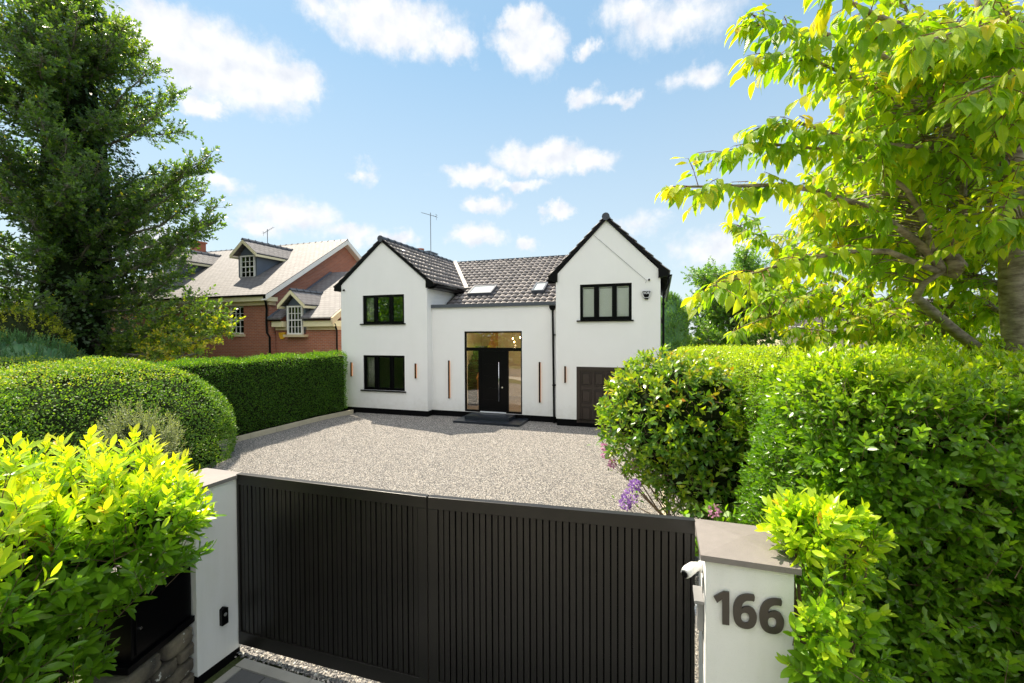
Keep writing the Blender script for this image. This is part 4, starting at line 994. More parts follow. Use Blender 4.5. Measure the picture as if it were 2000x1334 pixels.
w = thing('photocell', 'small black gate sensor on the inner side of the left gate pillar', 'sensor', (-3.97, 3.05, .22))
f = MB(); f.prism([(3.02, .24), (3.085, .24), (3.085, .39), (3.052, .41), (3.02, .395)], 'x', -3.969, -3.93); f.build('body', 'black_metal', w, bevel=.004)
f = MB(); f.tube([(-3.93, 3.052, .34), (-3.926, 3.052, .34)], .016, 12); f.build('lens', 'grey_plastic', w)
# letter box on the low wall
w = thing('parcel_box', 'large black parcel box standing on the stone wall beside the left pillar', 'parcel box', (-4.2, 2.4, .42))
dv = Vector((.25, -.97, 0)).normalized(); nv = Vector((-dv.y, dv.x, 0)); o0 = Vector((-4.02, 2.80, 0))
if nv.x < 0: nv = -nv
f = MB(); f.obox(o0+Vector((0, 0, .47)), dv*.58, -nv*.42, (0, 0, .47)); f.build('body', 'black_metal', w, bevel=.006)
f = MB(); f.obox(o0-dv*.0+nv*.018+Vector((0, 0, .941)), dv*.60, -nv*.45, (0, 0, .022)); f.build('lid', 'black_metal', w, bevel=.004)
f = MB(); f.obox(o0+nv*.001+dv*.03+Vector((0, 0, .50)), dv*.52, nv*.010, (0, 0, .40)); dr = f.build('door', 'black_metal', w, bevel=.003)
f = MB(); f.tube([o0+dv*.52+nv*.011+Vector((0, 0, .70)), o0+dv*.52+nv*.022+Vector((0, 0, .70))], .012, 12); f.build('lock', 'silver', dr)
f = MB(); f.obox(o0+nv*.03+Vector((0, 0, .415)), dv*.64, -nv*.47, (0, 0, .054)); f.build('base', 'black_metal', w, bevel=.003)
# stone wall
sw = thing('stone_wall', 'low weathered stone garden wall with rounded coping below the black parcel box', 'wall', (-3.9, 2.3, -.15))
def rock(f, o, a, b, c, rr=.18):
    """a rounded block with a lumpy face"""
    o, a, b, c = map(Vector, (o, a, b, c)); n = 6; V = []; idx = {}
    me = MB(); pts = []
    for i in range(n+1):
        for j in range(n+1):
            for k in range(n+1):
                if 0 < i < n and 0 < j < n and 0 < k < n: continue
                u, v, w_ = (i/n*2-1), (j/n*2-1), (k/n*2-1)
                q = Vector((u, v, w_)); m4 = (abs(u)**6+abs(v)**6+abs(w_)**6)**(1/6)
                q = q/m4*(1-rr*0.25) if m4 > 0 else q
                q *= 1+random.uniform(-.025, .025)
                idx[(i, j, k)] = len(pts); pts.append(o+a*(q.x*.5+.5)+b*(q.y*.5+.5)+c*(q.z*.5+.5))
    F = []
    for i in range(n):
        for j in range(n):
            for s_ in (0, n):
                F.append((idx[(i, j, s_)], idx[(i+1, j, s_)], idx[(i+1, j+1, s_)], idx[(i, j+1, s_)]))
                F.append((idx[(i, s_, j)], idx[(i+1, s_, j)], idx[(i+1, s_, j+1)], idx[(i, s_, j+1)]))
                F.append((idx[(s_, i, j)], idx[(s_, i+1, j)], idx[(s_, i+1, j+1)], idx[(s_, i, j+1)]))
    f.add(pts, F)
f = MB(); q = o0+nv*.06
for t0, L in ((0, .30), (.31, .62), (.94, .6), (1.55, .6)): rock(f, q+dv*t0+Vector((0, 0, .24)), dv*L, -nv*.40, Vector((0, 0, .17)))
f.build('coping', 'rubble_stone', sw, smooth=True)
f = MB()
for r in range(3):
    t = -.02
    while t < 2.1:
        L = random.uniform(.16, .34); rock(f, q-nv*.02+dv*t+Vector((0, 0, -.17+r*.138)), dv*(L-.012), -nv*.32, Vector((0, 0, .132)), .3); t += L
f.build('stones', 'rubble_stone', sw, smooth=True)

# ------------------------------------------------------------------ foliage
def unit(a): return a/np.maximum(np.linalg.norm(a, axis=-1, keepdims=True), 1e-9)
T4 = (np.array([(0, 0), (.45, .5), (1, 0), (.45, -.5)]), np.array([(0, 1, 2, 3)]))
T8 = (np.array([(0, 0), (.32, .46), (.72, .36), (1, 0), (.72, -.36), (.32, -.46), (.34, 0), (.70, 0)]), np.array([(0, 1, 6, 5), (6, 1, 2, 7), (5, 6, 7, 4), (7, 2, 3, 4)]))
def big_template(rows):
    v = [(0, 0)]; F = []
    for u, w in rows: v += [(u, w), (u, 0), (u, -w)]
    v.append((1, 0)); n = len(rows); F.append((0, 1, 2, 3))
    for i in range(n-1):
        a = 1+3*i; b = a+3
        F += [(a, b, b+1, a+1), (a+1, b+1, b+2, a+2)]
    a = 1+3*(n-1); F.append((a, 1+3*n, a+2, a+1))
    return np.array(v, float), np.array(F)
TL = big_template([(.10, .22), (.26, .43), (.45, .50), (.65, .42), (.80, .25), (.91, .09)])   # cherry
TO = big_template([(.12, .20), (.32, .42), (.55, .50), (.78, .38), (.93, .15)])               # laurel
def leaves(P, D, N, L, W, tmpl, rnd, curl=.15, fold=.18, name='foliage', mat=None, parent=None, wave=0.0):
    uv, F = tmpl; n = len(P); D = unit(D); N = unit(N-D*(N*D).sum(1, keepdims=True)); S = np.cross(D, N)
    u = uv[:, 0][None, :, None]; v = uv[:, 1][None, :, None]
    L_ = np.broadcast_to(np.asarray(L, float).reshape(-1, 1, 1), (n, 1, 1)); W_ = np.broadcast_to(np.asarray(W, float).reshape(-1, 1, 1), (n, 1, 1))
    cu = curl*RG.uniform(.3, 1.7, (n, 1, 1)); fo = fold*RG.uniform(.3, 1.7, (n, 1, 1))
    h = -cu*u*u*L_ + fo*np.abs(v)*2*W_*.5
    if wave: h = h + wave*L_*np.sin(u*9+RG.uniform(0, 6, (n, 1, 1)))*v
    V = P[:, None, :] + L_*u*D[:, None, :] + W_*v*S[:, None, :] + h*N[:, None, :]
    k = len(uv); FF = (np.arange(n)*k)[:, None, None] + F[None]
    U = np.tile(uv, (n, 1)) if k > 8 else None
    me = mesh_np(name, V.reshape(-1, 3), FF.reshape(-1, 4), k > 8, rnd=np.repeat(np.clip(rnd, 0, 1), k), uv=U)
    return link(name, me, mat, parent)
def rdir(n):
    return unit(RG.normal(size=(n, 3)))
def twigs(A, B, r, name, mat, parent, extra=None):
    """three sided tapering twigs from A to B, plus an optional MB of thicker limbs"""
    n = len(A); D = unit(B-A); up = np.where(np.abs(D[:, 2:3]) < .9, np.array([[0, 0, 1.]]), np.array([[1., 0, 0]]))
    S = unit(np.cross(D, up)); T = np.cross(D, S); V = np.zeros((n, 6, 3)); r = np.broadcast_to(np.asarray(r, float).reshape(-1, 1), (n, 1))
    for k in range(3):
        a = k*2.0944; o = S*math.cos(a)+T*math.sin(a)
        V[:, k] = A+o*r; V[:, k+3] = B+o*r*.45
    F = np.array([(0, 1, 4, 3), (1, 2, 5, 4), (2, 0, 3, 5)]); FF = ((np.arange(n)*6)[:, None, None]+F[None]).reshape(-1, 4)
    return link(name, mesh_np(name, V.reshape(-1, 3), FF), mat, parent)
def on_shoots(P, D, L, k, spread=1.0, phyll=2.4, start=.15):
    """leaf origins, axes and upper-side normals for k leaves round each shoot"""
    n = len(P); D = unit(D); up = np.where(np.abs(D[:, 2:3]) < .95, np.array([[0, 0, 1.]]), np.array([[1., 0, 0]]))
    S = unit(np.cross(D, up)); T = np.cross(D, S)
    j = np.arange(k)[None, :]; t = start+(1-start)*(j+RG.uniform(-.3, .3, (n, k)))/(k-1 if k > 1 else 1)
    a = j*phyll+RG.uniform(0, 6.28, (n, 1))+RG.normal(0, .25, (n, k))
    R = S[:, None]*np.cos(a)[..., None]+T[:, None]*np.sin(a)[..., None]
    th = spread*(1.15-.75*t)*RG.uniform(.8, 1.15, (n, k))
    X_ = unit(D[:, None]*np.cos(th)[..., None]+R*np.sin(th)[..., None])
    Nn = unit(D[:, None]*np.sin(th)[..., None]-R*np.cos(th)[..., None]+RG.normal(0, .25, (n, k, 3)))
    O = P[:, None]+D[:, None]*(np.asarray(L).reshape(-1, 1)*t)[..., None]
    return O.reshape(-1, 3), X_.reshape(-1, 3), Nn.reshape(-1, 3), t.reshape(-1)
def wob(P, f, amp, ph=0.0):
    return amp*(np.sin(P[:, 0]*f+1.3*P[:, 2]*f+ph)*np.cos(P[:, 1]*f*1.1-ph)+.6*np.sin(P[:, 1]*f*2.3+P[:, 2]*f*1.9+ph*2)*np.cos(P[:, 0]*f*2.1))
def ell_surface(n, c, r, p=2.0, zmin=-9, wamp=.06, wf=2.2):
    d = rdir(int(n*1.0)); m_ = (np.abs(d)**p).sum(1)**(-1/p); Q = d*m_[:, None]
    N = unit(np.sign(Q)*np.abs(Q)**(p-1)/np.array(r)); P = np.array(c)+Q*np.array(r)
    P = P+N*wob(P, wf, wamp)[:, None]
    k = P[:, 2] > zmin
    return P[k], N[k]
def box_surface(dens, x0, x1, y0, y1, z0, z1, faces='-x+x-y+y+z', wamp=.05, wf=2.0, rad_=.15):
    A = {'-x': (y1-y0)*(z1-z0), '+x': (y1-y0)*(z1-z0), '-y': (x1-x0)*(z1-z0), '+y': (x1-x0)*(z1-z0), '+z': (x1-x0)*(y1-y0)}
    Ps, Ns = [], []
    c = np.array([(x0+x1)/2, (y0+y1)/2, (z0+z1)/2]); h = np.array([(x1-x0)/2, (y1-y0)/2, (z1-z0)/2])
    for fc, ar in A.items():
        if fc not in faces: continue
        n = int(ar*dens); P = c+RG.uniform(-1, 1, (n, 3))*h; ax = 'xyz'.index(fc[1]); sg = 1 if fc[0] == '+' else -1
        P[:, ax] = c[ax]+sg*h[ax]; N = np.zeros((n, 3)); N[:, ax] = sg
        # round the edges over
        q = (P-c); e = np.maximum(np.abs(q)-(h-rad_), 0); e[:, 2] = np.where(q[:, 2] < 0, 0, e[:, 2])
        ln = np.linalg.norm(e, axis=1, keepdims=True); base = q-np.sign(q)*e
        k = (ln[:, 0] > 1e-6); q2 = base+np.sign(q)*e/np.maximum(ln, 1e-9)*rad_
        q = np.where(k[:, None], q2, q); N = np.where(k[:, None], unit(np.sign(q-base)*np.abs(q-base)+1e-9), N)
        P = c+q; P = P+N*wob(P, wf, wamp)[:, None]; Ps.append(P); Ns.append(N)
    return np.concatenate(Ps), np.concatenate(Ns)
def core_ell(parent, c, r, p=2.0, mat='shade_core', s=.82, name='shade_core', zmin=-.2):  # solid lump added inside the leaves to block light
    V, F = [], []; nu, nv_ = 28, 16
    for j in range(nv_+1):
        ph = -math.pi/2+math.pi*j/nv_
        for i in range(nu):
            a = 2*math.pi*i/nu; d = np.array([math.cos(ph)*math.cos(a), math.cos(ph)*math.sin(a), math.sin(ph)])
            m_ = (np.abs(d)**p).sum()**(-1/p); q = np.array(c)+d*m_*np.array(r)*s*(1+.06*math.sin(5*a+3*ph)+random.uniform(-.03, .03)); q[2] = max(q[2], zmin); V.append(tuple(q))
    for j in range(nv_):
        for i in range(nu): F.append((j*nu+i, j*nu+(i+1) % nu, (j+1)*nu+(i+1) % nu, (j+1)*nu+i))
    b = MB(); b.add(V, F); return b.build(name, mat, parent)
def clump(P, f=1.1): return .5+.5*np.sin(P[:, 0]*f*3.1+P[:, 2]*f*2.3)*np.sin(P[:, 1]*f*2.7-P[:, 2]*f*1.7+1)

# clipped hedge along the left of the drive
h = thing('box_hedge', 'long clipped box shaped hedge running to the left corner of the white house', 'hedge', (-12.0, 9.9, 0))
P, N = box_surface(1500, -12.65, -11.44, 5.6, 13.98, .16, 2.26, faces='+x+z+y', wamp=.05, wf=2.3)
P = P+N*(RG.normal(0, .03, (len(P), 1))+.02*np.sin(P[:, 1:2]*9+P[:, 2:3]*7)*np.sin(P[:, 2:3]*11-P[:, 1:2]*4))
P = P+N*(RG.uniform(0, 1, (len(P), 1)) > .985)*RG.uniform(.02, .10, (len(P), 1))
n = len(P); D = unit(N*.9+RG.normal(0, .55, (n, 3))+np.array([0, 0, .35])); Nn = unit(N*.7+RG.normal(0, .55, (n, 3))+np.array([0, 0, .4]))
rn = RG.beta(2, 3, n)*.75+np.where(P[:, 2] > 2.16, .28, 0)*RG.uniform(.3, 1, n)
leaves(P, D, Nn, RG.uniform(.032, .055, n), RG.uniform(.020, .034, n), T4, rn, mat='box_leaf', parent=h)
f = MB(); f.box(-12.6, -11.52, 5.65, 13.90, -.05, 2.18); f.build('shade_core', 'shade_core', h)  # added dark block standing in for the shade inside the hedge
# the tall bits that stand proud of the top
# domed hedge
h = thing('domed_hedge', 'broad rounded hedge bulging over the gravel at the left, brown tinged on top', 'hedge', (-12.6, 5.8, 0))
E1 = ((-12.25, 6.35, .50), (2.68, 2.68, 1.92)); E2 = ((-13.2, 3.6, .65), (2.9, 2.9, 1.78)); E3 = ((-15.0, 6.0, .6), (2.9, 2.8, 1.85))
PP_, NN_ = [], []
for (c, r), cnt in ((E1, 78000), (E2, 90000), (E3, 30000)):
    p, nn = ell_surface(cnt, c, r, 2.15, -.05, .05, 2.6)
    for (c2, r2) in (E1, E2, E3):
        if c2 is c: continue
        k = ((np.abs((p-np.array(c2))/np.array(r2))**2.15).sum(1)) > .9; p, nn = p[k], nn[k]
    k = (nn*( -p+np.array([0, 0, 3.]))).sum(1) > -2.5; PP_.append(p[k]); NN_.append(nn[k])
P, N = np.concatenate(PP_), np.concatenate(NN_); n = len(P); P = P+N*RG.normal(0, .03, (n, 1))
D = unit(N*.8+RG.normal(0, .6, (n, 3))+np.array([0, 0, .2])); Nn = unit(N*.9+RG.normal(0, .5, (n, 3))+np.array([0, 0, .3]))
leaves(P, D, Nn, RG.uniform(.034, .058, n), RG.uniform(.022, .038, n), T4, np.clip(RG.beta(2, 2.6, n)*.8+(P[:, 2] > 2.0)*RG.uniform(0, .45, n), 0, 1), mat='dome_leaf', parent=h)
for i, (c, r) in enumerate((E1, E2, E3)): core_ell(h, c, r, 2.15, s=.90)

# bush builder: shoots on a set of ellipsoids
def bush(root, ells, mat, k, SL, LL, LW, tmpl, bias=(0, 0, .5), spread=1.0, dens=1.0, inner=.25, core=None, coremat='shade_core', twig='stem_bark', rnf=None, curl=.15, fold=.18, zmin=-.1, wave=0, jitter=.35, p=2.0, vis=True):
    Ps, Ds = [], []
    for c, r, cnt in ells:
        P, N = ell_surface(int(cnt*dens), c, r, p, zmin, .05, 2.5)
        dep = RG.uniform(0, 1, len(P))**2*inner
        P = np.array(c)+(P-np.array(c))*(1-dep[:, None])
        if vis:
            v = unit(np.array([0, 0, 3.])-P); k_ = (N*v).sum(1) > -.45; P, N = P[k_], N[k_]
        k_ = ~((P[:, 0] > .1) & (P[:, 0] < .82) & (P[:, 1] > 2.84) & (P[:, 1] < 3.6) & (P[:, 2] < 1.64)); P, N = P[k_], N[k_]
        D = unit(N*.8+np.array(bias)+RG.normal(0, jitter, (len(P), 3))); Ps.append(P); Ds.append(D)
    P, D = np.concatenate(Ps), np.concatenate(Ds); n = len(P); L = RG.uniform(SL*.6, SL*1.3, n); P = P-D*(L*.6)[:, None]
    O, X_, Nn, t = on_shoots(P, D, L, k, spread)
    cl = np.repeat(RG.uniform(0, 1, n), k); rn = .55*cl+.45*RG.uniform(0, 1, n*k)
    if rnf is not None: rn = rnf(O, t, rn, cl)
    sz = RG.uniform(.55, 1.25, n*k)*(1.1-.35*t)
    leaves(O, X_, Nn, LL*sz, LW*sz, tmpl, rn, curl, fold, mat=mat, parent=root, wave=wave)
    twigs(P-D*(L*.3)[:, None], P+D*L[:, None], .0035, 'twigs', twig, root)
    if core:
        for (c, r, _) in ells: core_ell(root, c, r, p, mat=coremat, s=core, zmin=max(zmin, -.1))
    return P, D

# foreground laurel on the left
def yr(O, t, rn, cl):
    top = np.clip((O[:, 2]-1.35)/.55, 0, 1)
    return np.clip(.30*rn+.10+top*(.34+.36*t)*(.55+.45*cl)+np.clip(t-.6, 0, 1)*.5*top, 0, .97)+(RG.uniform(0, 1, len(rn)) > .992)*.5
h = thing('laurel', 'bright yellow green laurel bush in the left foreground beside the parcel box', 'bush', (-4.5, 1.8, -.1))
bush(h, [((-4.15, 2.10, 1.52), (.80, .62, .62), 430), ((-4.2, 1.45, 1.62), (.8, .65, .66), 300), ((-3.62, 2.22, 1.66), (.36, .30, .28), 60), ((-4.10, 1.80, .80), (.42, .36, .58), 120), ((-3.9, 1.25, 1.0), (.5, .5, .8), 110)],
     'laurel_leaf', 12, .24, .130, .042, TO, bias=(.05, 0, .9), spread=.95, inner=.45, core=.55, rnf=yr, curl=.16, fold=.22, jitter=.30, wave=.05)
f = MB()
for i in range(16):
    a = random.uniform(-.5, .5); b_ = random.uniform(-.55, .45); x, y = -4.45+random.uniform(-.15, .15), 1.75+random.uniform(-.25, .25)
    f.tube([(x, y, -.1), (x+a*.4+.05, y+b_*.4, .7), (x+a*.8+.2, y+b_*.8, 1.3), (x+a+.3, y+b_, 1.9)], [.016, .013, .010, .005], 6)
f.build('stems', 'stem_bark', h)
# laurel by the right pillar
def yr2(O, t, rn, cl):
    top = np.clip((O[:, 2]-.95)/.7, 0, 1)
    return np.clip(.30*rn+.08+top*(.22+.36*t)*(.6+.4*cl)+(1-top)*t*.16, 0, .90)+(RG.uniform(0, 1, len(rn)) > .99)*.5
h = thing('laurel', 'yellow green laurel shoots in front of the privet, overlapping the house number pillar', 'bush', (.98, 3.25, -.1))
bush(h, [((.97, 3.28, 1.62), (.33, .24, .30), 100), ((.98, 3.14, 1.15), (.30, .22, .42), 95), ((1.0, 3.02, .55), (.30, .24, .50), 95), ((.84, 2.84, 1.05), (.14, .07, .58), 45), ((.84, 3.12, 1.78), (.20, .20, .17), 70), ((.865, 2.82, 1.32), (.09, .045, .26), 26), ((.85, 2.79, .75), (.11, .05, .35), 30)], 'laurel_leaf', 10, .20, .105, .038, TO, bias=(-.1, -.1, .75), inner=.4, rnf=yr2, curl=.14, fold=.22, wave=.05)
f = MB()
for i in range(7):
    a = random.uniform(-.2, .2); f.tube([(1.02, 3.3, -.1), (1.0+a*.5, 3.26, .7), (1.0+a, 3.2, 1.3), (1.0+a*1.2, 3.2, 1.75)], [.014, .012, .008, .004], 6)
f.build('stems', 'stem_bark', h)

# big privet hedge on the right
def slabhedge(root, dens, dims, faces, mat, k, SL, LL, LW, tmpl, rnf=None, rad_=.3, wamp=.09, wf=1.7, bias=.35, core=None, depth=.25, twig='stem_bark', cull=None, jitter=.4, front=None):
    P, N = box_surface(dens, *dims, faces=faces, wamp=wamp, wf=wf, rad_=rad_)
    if cull is not None: k_ = cull(P); P, N = P[k_], N[k_]
    n = len(P); P = P-N*(RG.uniform(0, 1, (n, 1))**1.5*depth)
    D = unit(N*.7+np.array([0, 0, bias])+RG.normal(0, jitter, (n, 3))); L = RG.uniform(SL*.6, SL*1.4, n); P = P-D*(L*.5)[:, None]
    O, X_, Nn, t = on_shoots(P, D, L, k, 1.05); cl = np.repeat(RG.uniform(0, 1, n), k); rn = .5*cl+.5*RG.uniform(0, 1, n*k)
    if rnf is not None: rn = rnf(O, t, rn, cl)
    sz = RG.uniform(.65, 1.15, n*k)*(1.1-.35*t)
    if front:
        k_ = (O[:, 1] < front) & (O[:, 2] < 2.3); sz = sz*np.where(k_, 1.3, 1); rn = np.clip(rn+np.where(k_, .12, 0), 0, 1)
    leaves(O, X_, Nn, LL*sz, LW*sz, tmpl, rn, .12, .25, mat=mat, parent=root)
    twigs(P-D*(L*.4)[:, None], P+D*L[:, None], .0022, 'twigs', twig, root)
    if core:
        f = MB(); f.box(*core); f.build('shade_core', 'shade_core', root)
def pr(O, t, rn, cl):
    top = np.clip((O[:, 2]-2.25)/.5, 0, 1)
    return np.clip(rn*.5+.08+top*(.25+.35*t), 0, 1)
h = thing('privet_hedge', 'tall dense privet hedge filling the right foreground beside the numbered pillar', 'hedge', (2.6, 4.5, 0))
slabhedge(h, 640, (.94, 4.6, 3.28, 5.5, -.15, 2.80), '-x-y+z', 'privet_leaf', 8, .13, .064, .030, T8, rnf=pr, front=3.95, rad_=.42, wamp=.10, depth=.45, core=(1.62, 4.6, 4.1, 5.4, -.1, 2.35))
f = MB()
for i in range(70):
    x = random.uniform(1.15, 3.6); y = random.uniform(3.62, 3.95); z = random.uniform(-.1, 1.0); a = random.uniform(-.35, .35)
    pts = [(x, y, z)]
    for s_ in range(5): x += a*.3+random.uniform(-.05, .05); y += random.uniform(-.07, .04); z += random.uniform(.2, .38); pts.append((x, y, min(z, 2.6)))
    f.tube(pts, [.012, .011, .009, .007, .005, .003], 6)
f.build('stems', 'stem_bark', h)
# long whips of new growth standing out of the clipped top
n = 110; P = np.stack([RG.uniform(1.05, 4.4, n), RG.uniform(3.35, 5.4, n), RG.uniform(2.66, 2.80, n)], 1); D = unit(RG.normal(0, .28, (n, 3))+np.array([0, 0, 1.])); L = RG.uniform(.10, .42, n)
O, X_, Nn, t = on_shoots(P, D, L, 12, .8); leaves(O, X_, Nn, .055*(1.15-.5*t), .022*(1.15-.5*t), T8, np.clip(.55+.4*t*RG.uniform(.5, 1, len(t)), 0, 1), .12, .25, mat='privet_leaf', parent=h)
TW = [P-D*.1, P+D*L[:, None]]
n = 90; P = np.stack([RG.uniform(.98, 3.4, n), RG.uniform(3.2, 3.34, n), RG.uniform(.1, 2.6, n)], 1); D = unit(RG.normal(0, .35, (n, 3))+np.array([-.1, -.7, .7])); L = RG.uniform(.08, .24, n)
O, X_, Nn, t = on_shoots(P, D, L, 10, .9); leaves(O, X_, Nn, .078*(1.15-.4*t), .034*(1.15-.4*t), T8, np.clip(.35+.45*t*RG.uniform(.4, 1, len(t)), 0, 1), .15, .25, mat='privet_leaf', parent=h)
twigs(np.concatenate([TW[0], P-D*.1]), np.concatenate([TW[1], P+D*L[:, None]]), .0025, 'twigs', 'stem_bark', h)
# the further hedge along the drive
h = thing('privet_hedge', 'lower yellow topped hedge running back beside the drive behind the camellia', 'hedge', (1.3, 9, 0))
slabhedge(h, 420, (1.05, 2.6, 5.6, 9.2, -.1, 2.72), '-x-y+z', 'privet_leaf', 7, .12, .050, .023, T4, rnf=lambda O, t, rn, cl: np.clip(rn*.55+.1+np.clip((O[:, 2]-2.1)/.5, 0, 1)*(.25+.35*t), 0, 1), rad_=.25, wamp=.05, depth=.2, core=(1.35, 2.4, 5.9, 9.1, -.1, 2.5))
slabhedge(h, 420, (.38, 2.3, 9.2, 12.9, -.1, 2.62), '-x-y+z', 'privet_leaf', 7, .12, .050, .023, T4, rnf=lambda O, t, rn, cl: np.clip(rn*.55+.1+np.clip((O[:, 2]-2.1)/.5, 0, 1)*(.25+.35*t), 0, 1), rad_=.25, wamp=.05, depth=.2, core=(.68, 2.1, 9.5, 12.6, -.1, 2.4))
# camellia
def cr(O, t, rn, cl): return np.clip(rn*.70+.04+.28*np.clip((O[:, 2]-1.3), 0, 1)*t+.15*t*cl, 0, .93)+(RG.uniform(0, 1, len(rn)) > .972)*.3
h = thing('camellia', 'round glossy leaved camellia bush partly hiding the dark garage door', 'bush', (.7, 7.05, 0))
bush(h, [((.24, 6.95, 1.74), (1.16, 1.0, .98), 1350), ((.60, 6.7, 1.15), (.85, .78, .72), 560)], 'camellia_leaf', 7, .17, .112, .052, T8, bias=(0, 0, .15), spread=1.1, inner=.35, core=.72, rnf=cr, curl=.22, fold=.25, jitter=.5)
f = MB()
for i in range(9):
    a = random.uniform(-.7, .5); b_ = random.uniform(-.6, .3); f.tube([(.68+random.uniform(-.08, .08), 7.0, -.1), (.62+a*.2, 6.95+b_*.3, .5), (.5+a*.7, 6.9+b_*.7, 1.1), (.3+a*1.1, 6.9+b_, 1.9)], [.035, .03, .02, .008], 7)
f.build('stems', 'stem_bark', h)
# small leafy plant under it
h = thing('bramble', 'small bright green round leaved plant at the foot of the camellia, just above the gate', 'plant', (.55, 5.5, -.05))
bush(h, [((.52, 5.45, .62), (.36, .30, .30), 60)], 'bramble_leaf', 5, .16, .10, .085, T8, bias=(0, -.1, .5), inner=.5, jitter=.5, vis=False)
f = MB()
for i in range(8): a = random.uniform(-.3, .3); f.tube([(.55, 5.5, -.08), (.55+a*.5, 5.45, .4), (.52+a, 5.4, .75)], [.006, .005, .003], 5)
f.build('stems', 'stem_bark', h)
# rhododendron with its flower heads
h = thing('rhododendron', 'sprawling rhododendron with pink and purple flowers below the camellia', 'bush', (.5, 6.2, 0))
heads = [(-0.688, 6.7, 1.05), (-0.802, 6.77, 1.16), (-0.829, 6.87, 1.25), (-0.811, 6.98, 1.42), (-0.364, 6.6, 1.09), (0.098, 6.54, 0.98), (0.703, 6.54, 1.1), (0.57, 5.44, 0.979), (-0.296, 6.83, 1.13), (-0.59, 6.95, 1.33)]
purple = [(-0.377, 5.91, 0.861), (-0.32, 5.93, 1.01), (-0.43, 5.83, 0.807)]
A, B = [], []
lp, ld = [], []
def head(c, R, mat, n):
    c = np.array(c); P, N = ell_surface(n, c, (R, R, R), 2, -9, 0); P = c+(P-c)*RG.uniform(.55, 1, (len(P), 1))
    leaves(P, unit(N+RG.normal(0, .5, P.shape)), rdir(len(P)), .035, .026, T8, RG.uniform(0, 1, len(P)), .3, .2, name='flower_head', mat=mat, parent=h)
for c in heads: head(c, random.uniform(.045, .075), 'pink_petal', 60)
for c, R in zip(purple, (.10, .07, .075)): head(c, R, 'purple_petal', 110)
f = MB()
for c in heads+purple:
    f.tube([(.6, 6.1, 0), (.45+(c[0]-.45)*.4, (6.2+c[1])/2, .5), (c[0]*.9+.05, c[1], c[2]-.12), c], [.014, .010, .005, .003], 5)
    for _ in range(6): lp.append(np.array(c)+RG.normal(0, .09, 3)+[0.04, 0, -.04]); ld.append(rdir(1)[0]+[0, 0, .1])
f.build('stems', 'stem_bark', h)
lp, ld = np.array(lp), np.array(ld)
leaves(lp, ld, np.array([[0, 0, 1.]])+RG.normal(0, .4, lp.shape), .07, .028, T8, RG.uniform(0, .6, len(lp)), mat='camellia_leaf', parent=h)
# grey green wispy bush
h = thing('sage_bush', 'grey green wispy bush between the laurel and the rounded hedge', 'bush', (-6.9, 4.0, 0))
bush(h, [((-6.75, 4.0, 1.36), (.66, .45, .68), 560)], 'sage_leaf', 18, .30, .055, .011, T4, bias=(0, 0, 1.1), spread=.8, inner=.5, core=.6, jitter=.35, vis=False, twig='sage_leaf')
# conifer shrub far left
h = thing('juniper', 'low blue green feathery conifer shrub behind the rounded hedge on the far left', 'shrub', (-18, 7.8, 0))
bush(h, [((-18.3, 7.7, 1.35), (2.2, 1.6, 1.65), 1500), ((-20.3, 6.9, 1.5), (2.0, 1.6, 1.65), 700)], 'conifer_leaf', 26, .50, .10, .022, T4, bias=(0, 0, 1.3), spread=.55, inner=.12, core=.86, coremat='conifer_leaf', jitter=.28, rnf=lambda O, t, rn, cl: np.clip(rn*.5+t*.45, 0, 1))
h = thing('golden_shrub', 'yellow leaved shrub glimpsed behind the ivy clad tree on the far left', 'shrub', (-22, 9.5, 0))
bush(h, [((-22.5, 9.3, 2.2), (2.6, 1.6, 1.9), 900)], 'yellow_leaf', 9, .3, .10, .06, T4, inner=.3, core=.8, jitter=.5)
# conical conifer right of the house
h = thing('cypress', 'small egg shaped green cypress beside the right corner of the white house', 'tree', (.55, 28.5, 0))
bush(h, [((.55, 28.5, 2.9), (1.08, .95, 2.6), 2600)], 'cone_leaf', 14, .26, .08, .028, T4, bias=(0, 0, 1.0), spread=.6, inner=.1, core=.9, coremat='conifer_leaf', jitter=.3)
f = MB(); f.tube([(.55, 28.5, -.1), (.55, 28.5, 1.5)], .10, 8); f.build('trunk', 'grey_bark', h)

